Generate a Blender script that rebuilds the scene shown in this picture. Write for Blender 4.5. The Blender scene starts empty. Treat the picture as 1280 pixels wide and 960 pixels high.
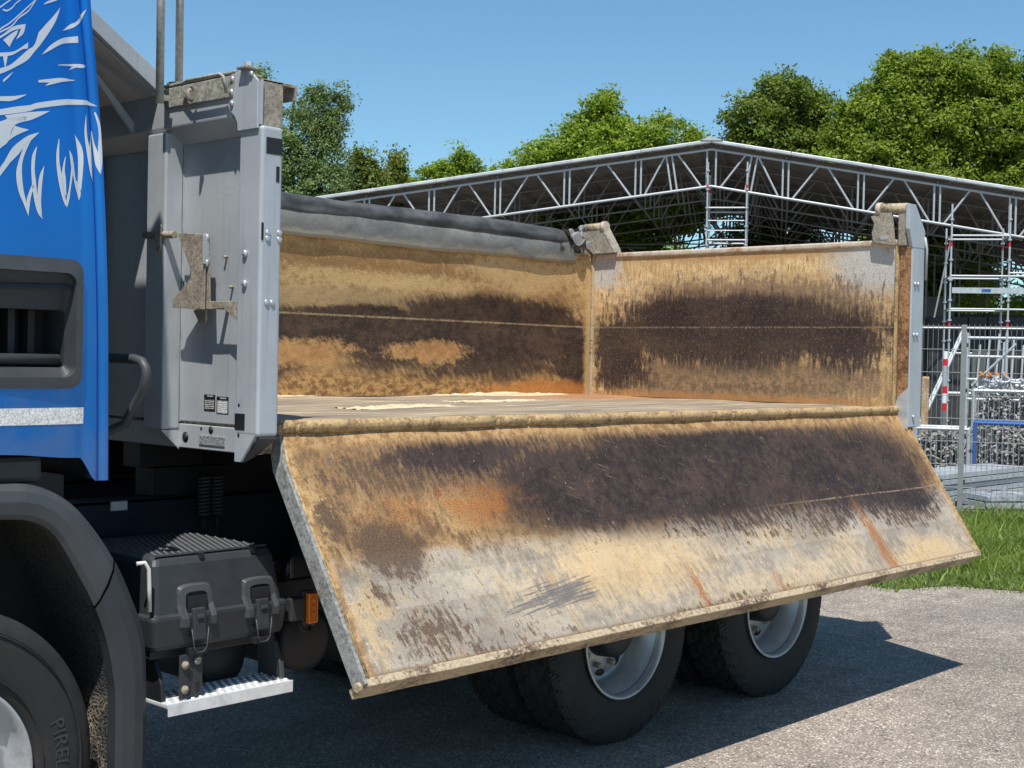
import bpy, bmesh, math, random
import numpy as np
from mathutils import Matrix, Vector

# ------------------------------------------------------------------ camera, sky, sun, exposure
scene = bpy.context.scene
COL = scene.collection
rad = math.radians

CAM_LOC = Vector((-3.0155, -3.9264, 1.8211))
F_AX = Vector((0.73555, 0.67722, -0.01824))
R_AX = Vector((0.67747, -0.73526, 0.02085))
U_AX = Vector((-0.00071, 0.02769, 0.99962))
cam_data = bpy.data.cameras.new("camera")
cam_data.sensor_width = 36.0
cam_data.lens = 48.0
cam_data.clip_start = 0.05
cam_data.clip_end = 2000.0
cam = bpy.data.objects.new("camera", cam_data)
COL.objects.link(cam)
rot = Matrix((R_AX, U_AX, -F_AX)).transposed().to_4x4()
cam.matrix_world = Matrix.Translation(CAM_LOC) @ rot
scene.camera = cam

SUN_FROM = Vector((-0.40, -0.30, 1.0)).normalized()
world = bpy.data.worlds.new("World")
scene.world = world
world.use_nodes = True
wn = world.node_tree
sky = wn.nodes.new("ShaderNodeTexSky")
sky.sky_type = 'NISHITA'
sky.sun_disc = False
sky.sun_elevation = math.asin(SUN_FROM.z)
sky.sun_rotation = math.atan2(SUN_FROM.x, SUN_FROM.y)
sky.altitude = 0.0
sky.air_density = 1.0
sky.dust_density = 0.2
sky.ozone_density = 2.0
bg = wn.nodes["Background"]
bg.inputs["Strength"].default_value = 0.110
tint = wn.nodes.new("ShaderNodeMix"); tint.data_type = 'RGBA'; tint.blend_type = 'MULTIPLY'   # clear, deep blue day
tint.inputs[0].default_value = 1.0
tint.inputs[7].default_value = (0.74, 0.99, 1.06, 1.0)
wn.links.new(sky.outputs[0], tint.inputs[6])
wn.links.new(tint.outputs[2], bg.inputs["Color"])

sun_data = bpy.data.lights.new("sun", 'SUN')
sun_data.energy = 5.0
sun_data.angle = rad(0.53)
sun_data.color = (1.0, 0.965, 0.91)
sun = bpy.data.objects.new("sun", sun_data)
COL.objects.link(sun)
sun.location = (-20, -15, 40)
sun.rotation_euler = (-SUN_FROM).to_track_quat('-Z', 'Y').to_euler()

scene.view_settings.view_transform = 'Standard'
scene.view_settings.look = 'None'
scene.view_settings.exposure = 0.2
scene.view_settings.gamma = 1.0
scene.view_settings.use_curve_mapping = False

scene.cycles.max_bounces = 6
scene.cycles.diffuse_bounces = 3
scene.cycles.glossy_bounces = 3
scene.cycles.transmission_bounces = 3

random.seed(7)
RNG = np.random.default_rng(11)

# ------------------------------------------------------------------ small node language
def lin(r, g, b):
    f = lambda v: (v / 255 / 12.92) if v <= 10 else ((v / 255 + 0.055) / 1.055) ** 2.4
    return (f(r), f(g), f(b), 1.0)


class V:
    def __init__(s, g, k): s.g, s.k = g, k
    def __add__(s, o): return s.g.m('ADD', s, o)
    __radd__ = __add__
    def __sub__(s, o): return s.g.m('SUBTRACT', s, o)
    def __rsub__(s, o): return s.g.m('SUBTRACT', o, s)
    def __mul__(s, o): return s.g.m('MULTIPLY', s, o)
    __rmul__ = __mul__
    def __truediv__(s, o): return s.g.m('DIVIDE', s, o)


class G:
    """One material and its node graph."""
    def __init__(s, name, rough=0.6, metal=0.0, color=None, **kw):
        s.mat = bpy.data.materials.new(name)
        s.mat.use_nodes = True
        s.nt = s.mat.node_tree
        s.b = s.nt.nodes["Principled BSDF"]
        s.set("Roughness", rough)
        s.set("Metallic", metal)
        if color is not None: s.set("Base Color", color)
        for k, v in kw.items(): s.set(k.replace('_', ' '), v)
        s._o = None
    def link(s, a, inp):
        s.nt.links.new(a, inp)
    def put(s, inp, v):
        if isinstance(v, V): s.link(v.k, inp)
        elif hasattr(v, 'is_output'): s.link(v, inp)
        else: inp.default_value = v
    def set(s, name, v): s.put(s.b.inputs[name], v)
    def n(s, t): return s.nt.nodes.new(t)
    def m(s, op, *a, clamp=False):
        nd = s.n("ShaderNodeMath"); nd.operation = op; nd.use_clamp = clamp
        for i, v in enumerate(a): s.put(nd.inputs[i], v)
        return V(s, nd.outputs[0])
    def obj(s):
        if s._o is None:
            tc = s.n("ShaderNodeTexCoord"); sp = s.n("ShaderNodeSeparateXYZ")
            s.link(tc.outputs["Object"], sp.inputs[0])
            s._o = tuple(V(s, sp.outputs[i]) for i in range(3))
        return s._o
    def vec(s, x, y, z=0.0):
        c = s.n("ShaderNodeCombineXYZ")
        for i, v in enumerate((x, y, z)): s.put(c.inputs[i], v)
        return c.outputs[0]
    def noise(s, vec=None, scale=5.0, detail=4.0, rough=0.55, dist=0.0, gain=1.0):
        nd = s.n("ShaderNodeTexNoise")
        if vec is None:
            x, y, z = s.obj(); vec = s.vec(x, y, z)
        s.put(nd.inputs["Vector"], vec)
        nd.inputs["Scale"].default_value = scale
        nd.inputs["Detail"].default_value = detail
        nd.inputs["Roughness"].default_value = rough
        nd.inputs["Distortion"].default_value = dist
        r = V(s, nd.outputs["Fac"])
        return r if gain == 1.0 else (r - 0.5) * gain + 0.5
    def vor(s, vec, scale, feature='F1', out="Distance"):
        nd = s.n("ShaderNodeTexVoronoi"); nd.feature = feature
        s.put(nd.inputs["Vector"], vec); nd.inputs["Scale"].default_value = scale
        return V(s, nd.outputs[out])
    def sm(s, v, a, b, lo=0.0, hi=1.0):
        nd = s.n("ShaderNodeMapRange"); nd.interpolation_type = 'SMOOTHSTEP'
        s.put(nd.inputs[0], v)
        for i, q in ((1, a), (2, b), (3, lo), (4, hi)): nd.inputs[i].default_value = q
        return V(s, nd.outputs[0])
    def mix(s, f, a, b):
        nd = s.n("ShaderNodeMix"); nd.data_type = 'RGBA'
        s.put(nd.inputs[0], f); s.put(nd.inputs[6], a); s.put(nd.inputs[7], b)
        return V(s, nd.outputs[2])
    def mul(s, c, f):
        nd = s.n("ShaderNodeMix"); nd.data_type = 'RGBA'; nd.blend_type = 'MULTIPLY'
        nd.inputs[0].default_value = 1.0
        s.put(nd.inputs[6], c)
        cc = s.n("ShaderNodeCombineColor")
        for i in range(3): s.put(cc.inputs[i], f)
        s.link(cc.outputs[0], nd.inputs[7])
        return V(s, nd.outputs[2])
    def bump(s, h, strength=0.3, dist=0.01):
        nd = s.n("ShaderNodeBump"); nd.inputs["Strength"].default_value = strength
        nd.inputs["Distance"].default_value = dist
        s.put(nd.inputs["Height"], h); s.link(nd.outputs[0], s.b.inputs["Normal"])
    def blob(s, x, y, cx, cy, rx, ry, soft=0.35):
        a = (x - cx) / rx; b = (y - cy) / ry
        d = s.m('SQRT', a * a + b * b)
        return s.sm(d, 1 + soft, 1 - soft)
    def mx(s, *v):
        r = v[0]
        for q in v[1:]: r = s.m('MAXIMUM', r, q)
        return r


def simple(name, col, rough=0.5, metal=0.0, var=0.12, scale=8.0, bump=0.0, dirt=None, dirt_amt=0.3, **kw):
    g = G(name, rough, metal, None, **kw)
    nz = g.noise(scale=scale, detail=6.0, rough=0.6)
    c = g.mul(col, g.sm(nz, 0.25, 0.75, 1 - var, 1 + var))
    if dirt is not None:
        d = g.noise(scale=scale * 0.45, detail=8.0, rough=0.7)
        c = g.mix(g.sm(d, 0.52, 0.72, 0.0, dirt_amt), c, dirt)
    g.set("Base Color", c)
    g.set("Roughness", g.sm(nz, 0.2, 0.8, max(0.03, rough - 0.08), min(1, rough + 0.08)))
    if bump: g.bump(nz, bump, 0.01)
    return g.mat


MT = {}
DARK = (0.030, 0.021, 0.020, 1)
BROWN = (0.13, 0.075, 0.042, 1)
TAN = (0.46, 0.29, 0.125, 1)
CREAM = (0.72, 0.53, 0.27, 1)
STEEL = (0.44, 0.41, 0.36, 1)
RUST = (0.40, 0.145, 0.035, 1)


def worn_flap():
    g = G("worn_steel_drop_side", 0.62)
    x, v, w = g.obj()
    sl = x - v * 0.10
    st = g.noise(g.vec(sl * 52.0, v * 15.0, 0.3), 1.0, 9.0, 0.72, gain=2.2)      # fine streaks running down the board
    iso = g.noise(g.vec(x * 20.0, v * 20.0, 4.0), 1.0, 10.0, 0.76, gain=2.2)
    fine = g.noise(g.vec(sl * 150.0, v * 40.0, 2.0), 1.0, 5.0, 0.75, gain=1.7)
    mott = g.noise(g.vec(x * 3.0, v * 4.0, 5.0), 1.0, 7.0, 0.62, gain=1.6)
    grit = g.noise(g.vec(x, v, 1.0), 190.0, 4.0, 0.8, gain=1.6)
    scr = g.noise(g.vec((x * 0.93 + v * 0.37) * 5.0, (v * 0.93 - x * 0.37) * 120.0, 8.0), 1.0, 4.0, 0.6)
    lng = g.noise(g.vec((x + v * 0.5) * 4.0, (v + x * 0.12) * 75.0, 8.0), 1.0, 5.0, 0.65)
    rag = st * 0.42 + iso * 0.33 + mott * 0.25
    wx = x + (mott - 0.5) * 0.45
    wv = v + (mott - 0.5) * 0.10
    B = lambda cx, cy, rx, ry, so=0.95: g.blob(wx, wv, cx, cy, rx, ry, so)
    K = lambda m, k=1.5, wd=0.22: g.sm(m + (rag - 0.5) * k, 0.5 - wd, 0.5 + wd)
    # dusty upper half over bare pale steel
    upper = g.mix(g.sm(mott * 0.5 + iso * 0.5, 0.36, 0.64), (0.19, 0.107, 0.05332, 1), (0.46, 0.2697, 0.1118, 1))
    upper = g.mix(g.sm(st, 0.55, 0.80, 0, 0.6), upper, (0.58, 0.372, 0.172, 1))
    upper = g.mix(g.sm(st, 0.42, 0.20, 0, 0.6), upper, (0.11, 0.0665, 0.03864, 1))
    steel = g.mix(g.sm(mott * 0.6 + iso * 0.4, 0.34, 0.66), (0.255, 0.2204, 0.1748, 1), (0.4, 0.3496, 0.2778, 1))
    steel = g.mix(g.sm(st, 0.58, 0.85, 0, 0.6), steel, (0.53, 0.4512, 0.345, 1))
    steel = g.mix(g.sm(st, 0.44, 0.15, 0, 0.65), steel, (0.205, 0.1395, 0.08428, 1))
    c = g.mix(K(g.sm(wv, 0.36, 0.66), 0.9, 0.25), upper, steel)
    # tonal bands between the pressed lines of the sheet
    for a, b_, f in ((0.335, 0.49, 0.87), (0.60, 0.715, 1.20), (0.82, 0.93, 1.08)):
        c = g.mul(c, g.sm(v, a - 0.003, a + 0.003, 1.0, f)); c = g.mul(c, g.sm(v, b_ - 0.003, b_ + 0.003, 1.0, 1.0 / f))
    stain = g.noise(g.vec(sl * 9.0, v * 5.0, 17.0), 1.0, 9.0, 0.70, gain=1.8)
    c = g.mix(g.sm(stain, 0.52, 0.82, 0, 0.6), c, (0.43, 0.279, 0.1333, 1))
    c = g.mix(g.sm(stain, 0.36, 0.12, 0, 0.55), c, (0.2, 0.1568, 0.1196, 1))
    # clay
    cream = g.mx(B(1.62, 0.68, 0.70, 0.19), B(0.07, 0.30, 0.07, 0.16), B(0.10, 0.72, 0.07, 0.22) * 0.9, B(2.75, 0.63, 0.30, 0.10) * 0.7,
                 B(2.7, 0.90, 1.2, 0.10) * 0.60, B(4.15, 0.90, 0.50, 0.11), B(0.70, 0.36, 0.25, 0.12) * 0.8, B(3.35, 0.78, 0.25, 0.16) * 0.65)
    c = g.mix(K(cream * 0.78, 1.6, 0.34) * g.sm(grit, 0.25, 0.6, 0.35, 0.68), c, (0.66, 0.4417, 0.1978, 1))
    c = g.mix(g.sm(st, 0.72, 0.84) * g.sm(wv, 0.45, 0.7) * 0.7, c, (0.7, 0.5394, 0.3268, 1))
    # brown film
    brn = g.mx(B(0.60, 0.17, 0.62, 0.14) * 0.8, B(0.35, 0.50, 0.18, 0.14), B(0.16, 0.36, 0.07, 0.15) * 0.8, B(0.40, 0.82, 0.20, 0.12) * 0.75,
               B(0.15, 0.63, 0.07, 0.08) * 0.85, B(0.62, 0.90, 0.35, 0.07) * 0.6, B(4.25, 0.60, 0.42, 0.14) * 0.9, B(2.7, 0.55, 0.75, 0.11) * 0.75, B(1.9, 0.94, 1.0, 0.03) * 0.55,
               B(3.25, 0.60, 0.55, 0.10) * 0.85)
    c = g.mix(K(brn * 0.84, 2.5, 0.18) * 0.9, c, g.mix(g.sm(grit, 0.35, 0.65), (0.062, 0.03895, 0.02852, 1), (0.135, 0.0836, 0.05336, 1)))
    # bitumen
    dark = g.mx(B(2.55, 0.27, 1.55, 0.27), B(3.85, 0.34, 0.85, 0.27), B(1.62, 0.31, 0.62, 0.21), B(4.30, 0.44, 0.36, 0.18), B(0.95, 0.13, 0.5, 0.10) * 0.75)
    dk = K(dark * 1.08, 1.15, 0.24)
    c = g.mix(dk * 0.96, c, g.mix(g.sm(mott * .5 + iso * .5, 0.36, 0.66), (0.019, 0.014, 0.016, 1), (0.05, 0.034, 0.031, 1)))
    c = g.mix(g.sm(fine * 0.6 + grit * 0.4, 0.58, 0.78, 0, 0.55), c, (0.38, 0.2465, 0.1333, 1))      # dusty flecks
    pit = g.noise(g.vec(x * 55.0, v * 38.0, 11.0), 1.0, 3.0, 0.6)
    c = g.mix(g.sm(pit, 0.66, 0.72, 0, 0.6), c, (0.1, 0.057, 0.03312, 1))
    c = g.mix(g.sm(pit, 0.33, 0.27, 0, 0.5), c, (0.6, 0.465, 0.2924, 1))
    c = g.mix(g.sm(scr, 0.64, 0.72, 0, 0.4), c, (0.44, 0.3162, 0.1892, 1))                            # slanting scratches
    c = g.mix(g.sm(g.m('ABSOLUTE', v - 0.49 + (fine - .5) * .010), 0.006, 0.002, 0, 0.55) * g.sm(x, 2.6, 3.6) * g.sm(st, .3, .6), c, (0.42, 0.2976, 0.172, 1))  # thin tan line painted along the fold as its highlight
    # rust
    rs = g.mx(g.blob(x + (st - .5) * .16 + (v - .84) * -.10, v, 3.74, 0.82, 0.06, 0.26, 1.0), g.blob(x + (st - .5) * .12, v, 2.0, 0.88, 0.03, 0.16, 1.0), B(0.86, 0.34, 0.26, 0.10) * 0.85,
              B(3.3, 0.96, 0.6, 0.03) * 0.6, g.blob(x + (st - .5) * .10, v, 2.62, 0.90, 0.02, 0.10, 1.0) * .8, B(0.45, 0.33, 0.18, 0.07) * 0.6)
    c = g.mix(K(rs * 0.82, 1.6, 0.30) * 0.85, c, g.mix(g.sm(grit, .35, .65), (0.2, 0.06045, 0.01376, 1), (0.46, 0.1767, 0.043, 1)))
    # scraped smear
    sme = g.blob(x, v + x * 0.08, 1.07, 0.855, 0.25, 0.055, .8)
    c = g.mix(g.sm(sme * 0.8 + (lng - 0.5) * 3.2, 0.40, 0.62) * g.sm(sme, 0.05, 0.4) * 0.8, c, (0.12, 0.115, 0.115, 1))
    # dirt along the edges
    edge = g.mx(g.sm(v + (rag - .5) * .08, 0.085, 0.03), g.sm(x + (rag - .5) * .06, 0.05, 0.02), g.sm(x + (rag - .5) * .05, 4.70, 4.75) * 0.8)
    c = g.mix(edge * 0.85, c, g.mix(g.sm(iso, .35, .65), (0.28, 0.1535, 0.0645, 1), (0.54, 0.3348, 0.1505, 1)))
    c = g.mix(g.sm(v + (rag - .5) * .03, 0.925, 0.945, 0, 0.85), c, (0.19, 0.09765, 0.04472, 1))
    c = g.mul(c, g.sm(grit, 0.3, 0.7, 0.80, 1.16))
    g.set("Base Color", c); g.set("Specular IOR Level", 0.25)
    g.set("Roughness", g.sm(fine, 0.3, 0.7, 0.55, 0.85))
    g.bump(fine * 0.3 + grit * 0.4 + iso * 0.5 + mott * 1.2, 0.45, 0.006)
    return g.mat


def worn_wall():
    g = G("worn_steel_side_wall", 0.75)
    x, y, z0 = g.obj()
    v = z0 - 1.575
    st = g.noise(g.vec((x + v * 0.7) * 36.0, v * 17.0, 0.7), 1.0, 9.0, 0.72, gain=2.2)
    iso = g.noise(g.vec(x * 16.0, v * 22.0, 4.0), 1.0, 10.0, 0.76, gain=2.2)
    fine = g.noise(g.vec(x * 85.0, v * 55.0, 2.0), 1.0, 5.0, 0.75, gain=1.7)
    mott = g.noise(g.vec(x * 2.6, v * 4.5, 3.0), 1.0, 7.0, 0.62, gain=1.6)
    grit = g.noise(g.vec(x, v, 1.0), 115.0, 4.0, 0.8, gain=1.6)
    rag = st * 0.38 + iso * 0.37 + mott * 0.25
    wx = x + (mott - 0.5) * 0.5
    wv = v + (mott - 0.5) * 0.10
    B = lambda cx, cy, rx, ry, so=0.95: g.blob(wx, wv, cx, cy, rx, ry, so)
    K = lambda m, k=1.5, wd=0.22: g.sm(m + (rag - 0.5) * k, 0.5 - wd, 0.5 + wd)
    c = g.mix(g.sm(mott * .5 + iso * .5, 0.34, 0.66), (0.33, 0.1906, 0.07912, 1), (0.62, 0.3952, 0.1677, 1))
    c = g.mix(K(g.mx(B(2.9, 0.80, 1.7, 0.12), B(4.1, .68, .5, .08) * .8) * 0.72, 1.8) * 0.7, c, (0.26, 0.1256, 0.0473, 1))
    c = g.mix(K(B(2.3, 0.60, 0.9, 0.10) * 0.8, 1.2, .3) * 0.65, c, (0.4, 0.293, 0.1548, 1))
    c = g.mix(K(g.mx(B(4.1, 0.84, 0.8, 0.14), B(2.6, 0.72, 1.6, 0.06)) * 0.75, 1.6, .3) * 0.75, c, (0.7, 0.4743, 0.215, 1))
    c = g.mix(g.sm(st, 0.60, 0.85, 0, 0.55), c, (0.64, 0.4185, 0.1806, 1))
    low = K(g.sm(v, 0.26, 0.04), 1.2, 0.28)
    c = g.mix(low * 0.9, c, g.mix(g.sm(iso, .36, .64), (0.2, 0.1023, 0.04128, 1), (0.52, 0.2883, 0.1032, 1)))
    dark = g.mx(B(3.75, 0.54, 0.85, 0.13), B(3.3, 0.36, 1.55, 0.20), B(2.3, 0.38, 1.2, 0.15), B(4.55, 0.30, .22, .30), B(1.75, .17, .30, .08) * .8, B(3.7, 0.20, 1.3, 0.11) * 0.66, B(2.6, 0.52, 0.6, 0.05) * .8)
    hole = g.mx(B(3.08, 0.275, 0.32, 0.07), B(2.05, 0.25, 0.42, 0.09) * .9)
    dk = K(dark * 1.1, 1.15, 0.24) * (1.0 - K(hole, 1.2, 0.25) * 0.85)
    c = g.mix(dk * 0.95, c, g.mix(g.sm(mott * .5 + iso * .5, 0.36, 0.66), (0.019, 0.0135, 0.0145, 1), (0.06, 0.03705, 0.02852, 1)))
    c = g.mix(g.sm(fine * .6 + grit * .4, 0.58, 0.78, 0, 0.55), c, (0.46, 0.279, 0.129, 1))
    c = g.mix(K(B(4.25, 0.02, 0.8, 0.07) * 0.9, 0.9, .3) * 0.8, c, (0.48, 0.186, 0.04128, 1))
    c = g.mix(K(hole * 0.8, 1.6, .3) * 0.5, c, (0.46, 0.1953, 0.0602, 1))
    c = g.mix(g.sm(g.m('ABSOLUTE', v - 0.49 + (fine - .5) * .014), 0.008, 0.003, 0, 0.65) * g.sm(st, .2, .6, .3, 1.0), c, (0.48, 0.3441, 0.1806, 1))  # highlight of the wall's fold, painted in as a pale line
    c = g.mix(g.sm(x + (rag - .5) * .08, 4.62, 4.68) * .8, c, (0.58, 0.3813, 0.172, 1))
    c = g.mul(c, g.sm(grit, 0.3, 0.7, 0.80, 1.16))
    g.set("Base Color", c); g.set("Specular IOR Level", 0.25)
    g.bump(fine * .3 + grit * .4 + iso * .6 + mott, 0.4, 0.008)
    return g.mat


def worn_gate():
    g = G("worn_steel_tailgate", 0.72)
    x0, y, z0 = g.obj()
    v = z0 - 1.575
    st = g.noise(g.vec(y * 50.0, v * 10.0, 0.7), 1.0, 9.0, 0.72, gain=2.2)
    iso = g.noise(g.vec(y * 18.0, v * 18.0, 4.0), 1.0, 10.0, 0.76, gain=2.2)
    fine = g.noise(g.vec(y * 95.0, v * 42.0, 2.0), 1.0, 5.0, 0.75, gain=1.7)
    mott = g.noise(g.vec(y * 2.6, v * 3.6, 3.0), 1.0, 7.0, 0.62, gain=1.6)
    grit = g.noise(g.vec(y, v, 1.0), 115.0, 4.0, 0.8, gain=1.6)
    rag = st * 0.48 + iso * 0.30 + mott * 0.22
    wy = y + (mott - 0.5) * 0.4
    wv = v + (mott - 0.5) * 0.08
    B = lambda cx, cy, rx, ry, so=0.95: g.blob(wy, wv, cx, cy, rx, ry, so)
    K = lambda m, k=1.6, wd=0.20: g.sm(m + (rag - 0.5) * k, 0.5 - wd, 0.5 + wd)
    c = g.mix(g.sm(st * .6 + mott * .4, 0.34, 0.62), (0.5, 0.3116, 0.1333, 1), (0.86, 0.6138, 0.3182, 1))
    grey = g.mx(B(0.05, 0.86, 0.40, 0.18), B(2.36, 0.90, 0.24, 0.12))
    c = g.mix(K(grey, 1.1, .3) * 0.85, c, (0.52, 0.515, 0.49, 1))
    c = g.mix(g.sm(st, 0.64, 0.80) * g.sm(v, 0.58, 0.75) * 0.75, c, (0.3, 0.1163, 0.03784, 1))
    c = g.mix(K(B(1.2, 0.97, 1.0, 0.05) * .8, 1.6) * .6, c, (0.4, 0.1674, 0.0602, 1))
    mid = B(1.15, 0.14, 1.35, 0.22)
    c = g.mix(K(mid * 0.95, 1.8, 0.22) * 0.85, c, g.mix(g.sm(iso, .36, .64), (0.06, 0.038, 0.02944, 1), (0.22, 0.1348, 0.0774, 1)))
    band = g.mx(B(1.15, 0.60, 1.2, 0.24), B(0.25, .45, .3, .25) * .85)
    c = g.mix(K(band * 0.92, 1.6) * 0.82, c, (0.15, 0.0893, 0.05888, 1))
    dark = g.mx(B(1.25, 0.45, 1.15, 0.22), B(1.3, 0.59, 0.85, 0.13), B(2.15, 0.30, 0.26, 0.28), B(0.4, 0.42, 0.35, 0.2) * 0.9)
    c = g.mix(K(dark * 1.06, 1.2, 0.24) * 0.95, c, g.mix(g.sm(mott * .5 + iso * .5, 0.36, 0.66), (0.019, 0.0135, 0.015, 1), (0.056, 0.03515, 0.02852, 1)))
    c = g.mix(g.sm(fine * .6 + grit * .4, 0.56, 0.77, 0, 0.6), c, (0.5, 0.3348, 0.172, 1))
    c = g.mix(K(B(1.15, 0.0, 1.4, 0.05) * .9, 1.0, .3) * .7, c, (0.4, 0.1953, 0.0688, 1))
    c = g.mix(g.sm(g.m('ABSOLUTE', v - 0.49 + (fine - .5) * .014), 0.007, 0.003, 0, 0.4) * g.sm(st, .3, .6), c, (0.42, 0.2883, 0.1634, 1))
    c = g.mul(c, g.sm(grit, 0.3, 0.7, 0.80, 1.16))
    g.set("Base Color", c); g.set("Specular IOR Level", 0.25)
    g.bump(fine * .3 + grit * .4 + iso * .6 + mott, 0.4, 0.008)
    return g.mat


def rusty_edge(name, a, b, amt=0.5, scale=9.0, rough=0.7, sx=1.0):
    g = G(name, rough)
    x, y, z = g.obj()
    n1 = g.noise(g.vec(x * sx, y, z), scale, 9.0, 0.72)
    n2 = g.noise(None, 70.0, 5.0, 0.7)
    c = g.mix(g.sm(n1 + (n2 - 0.5) * 0.5, amt - 0.1, amt + 0.1), a, b)
    g.set("Base Color", g.mul(c, g.sm(n2, 0.3, 0.7, 0.75, 1.2)))
    g.bump(n2 + n1 * 2.0, 0.5, 0.006)
    return g.mat


def asphalt():
    g = G("weathered_asphalt", 0.9)
    x, y, z = g.obj()
    p = g.vec(x, y, 0.0)
    v1 = g.vor(p, 100.0); vc = g.n("ShaderNodeTexVoronoi"); g.put(vc.inputs["Vector"], p); vc.inputs["Scale"].default_value = 100.0
    sp = g.n("ShaderNodeSeparateColor"); g.link(vc.outputs["Color"], sp.inputs[0])
    rnd = V(g, sp.outputs[0]); rnd2 = V(g, sp.outputs[1])
    big = g.noise(p, 0.45, 6.0, 0.6); mid = g.noise(p, 5.0, 6.0, 0.65); fine = g.noise(p, 240.0, 3.0, 0.7)
    c = g.mix(rnd, (0.225, 0.187, 0.150, 1), (0.395, 0.332, 0.270, 1))
    c = g.mix(g.sm(rnd2, 0.86, 0.95), c, (0.68, 0.60, 0.50, 1))
    c = g.mix(g.sm(rnd2, 0.06, 0.02), c, (0.055, 0.05, 0.048, 1))
    c = g.mix(g.sm(v1, 0.45, 0.70, 0, 0.6), c, (0.14, 0.118, 0.10, 1))
    c = g.mul(c, g.sm(mid, 0.3, 0.7, 0.86, 1.14))
    c = g.mul(c, g.sm(big, 0.3, 0.7, 0.82, 1.12))
    trk = g.noise(g.vec(x * 0.25, y * 2.2, 3.0), 1.0, 5.0, 0.6)
    c = g.mul(c, g.sm(trk, 0.35, 0.65, 0.88, 1.08))
    oil = g.noise(p, 1.7, 3.0, 0.5)
    c = g.mix(g.sm(oil, 0.66, 0.76, 0, 0.35), c, (0.10, 0.085, 0.07, 1))
    c = g.mul(c, g.sm(fine, 0.3, 0.7, 0.85, 1.15))
    g.set("Base Color", c)
    g.bump(rnd * 0.8 + fine * 0.6 - v1 * 0.6, 0.7, 0.004)
    return g.mat


def leaf_mat(name, a, b, trans=0.35):
    g = G(name, 0.5)
    geo = g.n("ShaderNodeNewGeometry")
    r = V(g, geo.outputs["Random Per Island"])
    nz = g.noise(None, 0.55, 4.0, 0.6)
    c = g.mix(g.m('ADD', r * 0.6, nz * 0.5 - 0.05, clamp=True), a, b)
    g.set("Base Color", c)
    g.set("Specular IOR Level", 0.35)
    tr = g.n("ShaderNodeBsdfTranslucent"); g.link(c.k, tr.inputs["Color"])
    mx = g.n("ShaderNodeMixShader"); mx.inputs[0].default_value = trans
    out = g.nt.nodes["Material Output"]
    g.link(g.b.outputs[0], mx.inputs[1]); g.link(tr.outputs[0], mx.inputs[2]); g.link(mx.outputs[0], out.inputs[0])
    return g.mat


def blue_paint():
    g = G("blue_cab_paint", 0.25, 0.7, (0.0, 0.085, 0.36, 1))
    nz = g.noise(None, 1.4, 3.0, 0.5)
    g.set("Base Color", g.mix(g.sm(nz, .3, .7), (0.0, 0.135, 0.45, 1), (0.0, 0.175, 0.56, 1)))
    x, y, z = g.obj(); d = g.noise(None, 9.0, 8.0, 0.7)
    g.set("Base Color", g.mix(g.sm(z + (d - .5) * .9, 1.72, 1.42, 0, 0.16), g.mix(g.sm(nz, .3, .7), (0.0, 0.150, 0.52, 1), (0.0, 0.19, 0.64, 1)), (0.34, 0.30, 0.25, 1)))
    g.set("Coat Weight", 0.6); g.set("Coat Roughness", 0.03)
    g.set("Roughness", 0.30)
    return g.mat


def floor_mat():
    g = G("worn_cargo_floor", 0.8)
    x, y, z = g.obj()
    long = g.noise(g.vec(x * 1.2, y * 9.0, 0.0), 1.0, 8.0, 0.7)
    sp = g.noise(g.vec(x, y, 0.0), 40.0, 6.0, 0.75)
    c = g.mix(g.sm(long, 0.38, 0.62), (0.20, 0.155, 0.115, 1), (0.40, 0.31, 0.20, 1))
    c = g.mix(g.sm(long + (sp - .5) * .4, 0.58, 0.66), c, (0.72, 0.58, 0.36, 1))
    c = g.mix(g.sm(sp, 0.6, 0.7, 0, .7), c, (0.07, 0.055, 0.045, 1))
    c = g.mix(g.blob(x, y + (long - .5), 4.3, 2.0, 0.7, 0.6, .6) * .6, c, RUST)
    g.set("Base Color", c)
    g.bump(sp + long, 0.4, 0.01)
    return g.mat


def tarp_mat(name, a, b, dust):
    g = G(name, 0.55)
    x, y, z = g.obj()
    n1 = g.noise(g.vec(x * 2.2, y * 3.0, z * 3.0), 2.2, 7.0, 0.6)
    n2 = g.noise(None, 60.0, 4.0, 0.6)
    c = g.mix(g.sm(n1, 0.35, 0.65), a, b)
    c = g.mix(g.sm(z + (n1 - .5) * .20, 2.575, 2.53, 0, 0.7), c, dust)
    g.set("Base Color", g.mul(c, g.sm(n2, .3, .7, .88, 1.1)))
    g.bump(n1 * 0.6 + n2 * .12, 0.4, 0.012)
    return g.mat


def reflective():
    g = G("reflective_tape", 0.35)
    x, y, z = g.obj()
    v = g.vor(g.vec(x, z, 0), 95.0, 'DISTANCE_TO_EDGE')
    n1 = g.noise(None, 60.0, 4.0, 0.6)
    c = g.mix(g.sm(v, 0.04, 0.10), (0.52, 0.50, 0.46, 1), (0.80, 0.80, 0.78, 1))
    g.set("Base Color", g.mul(c, g.sm(n1, .3, .7, .85, 1.1)))
    return g.mat


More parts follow.
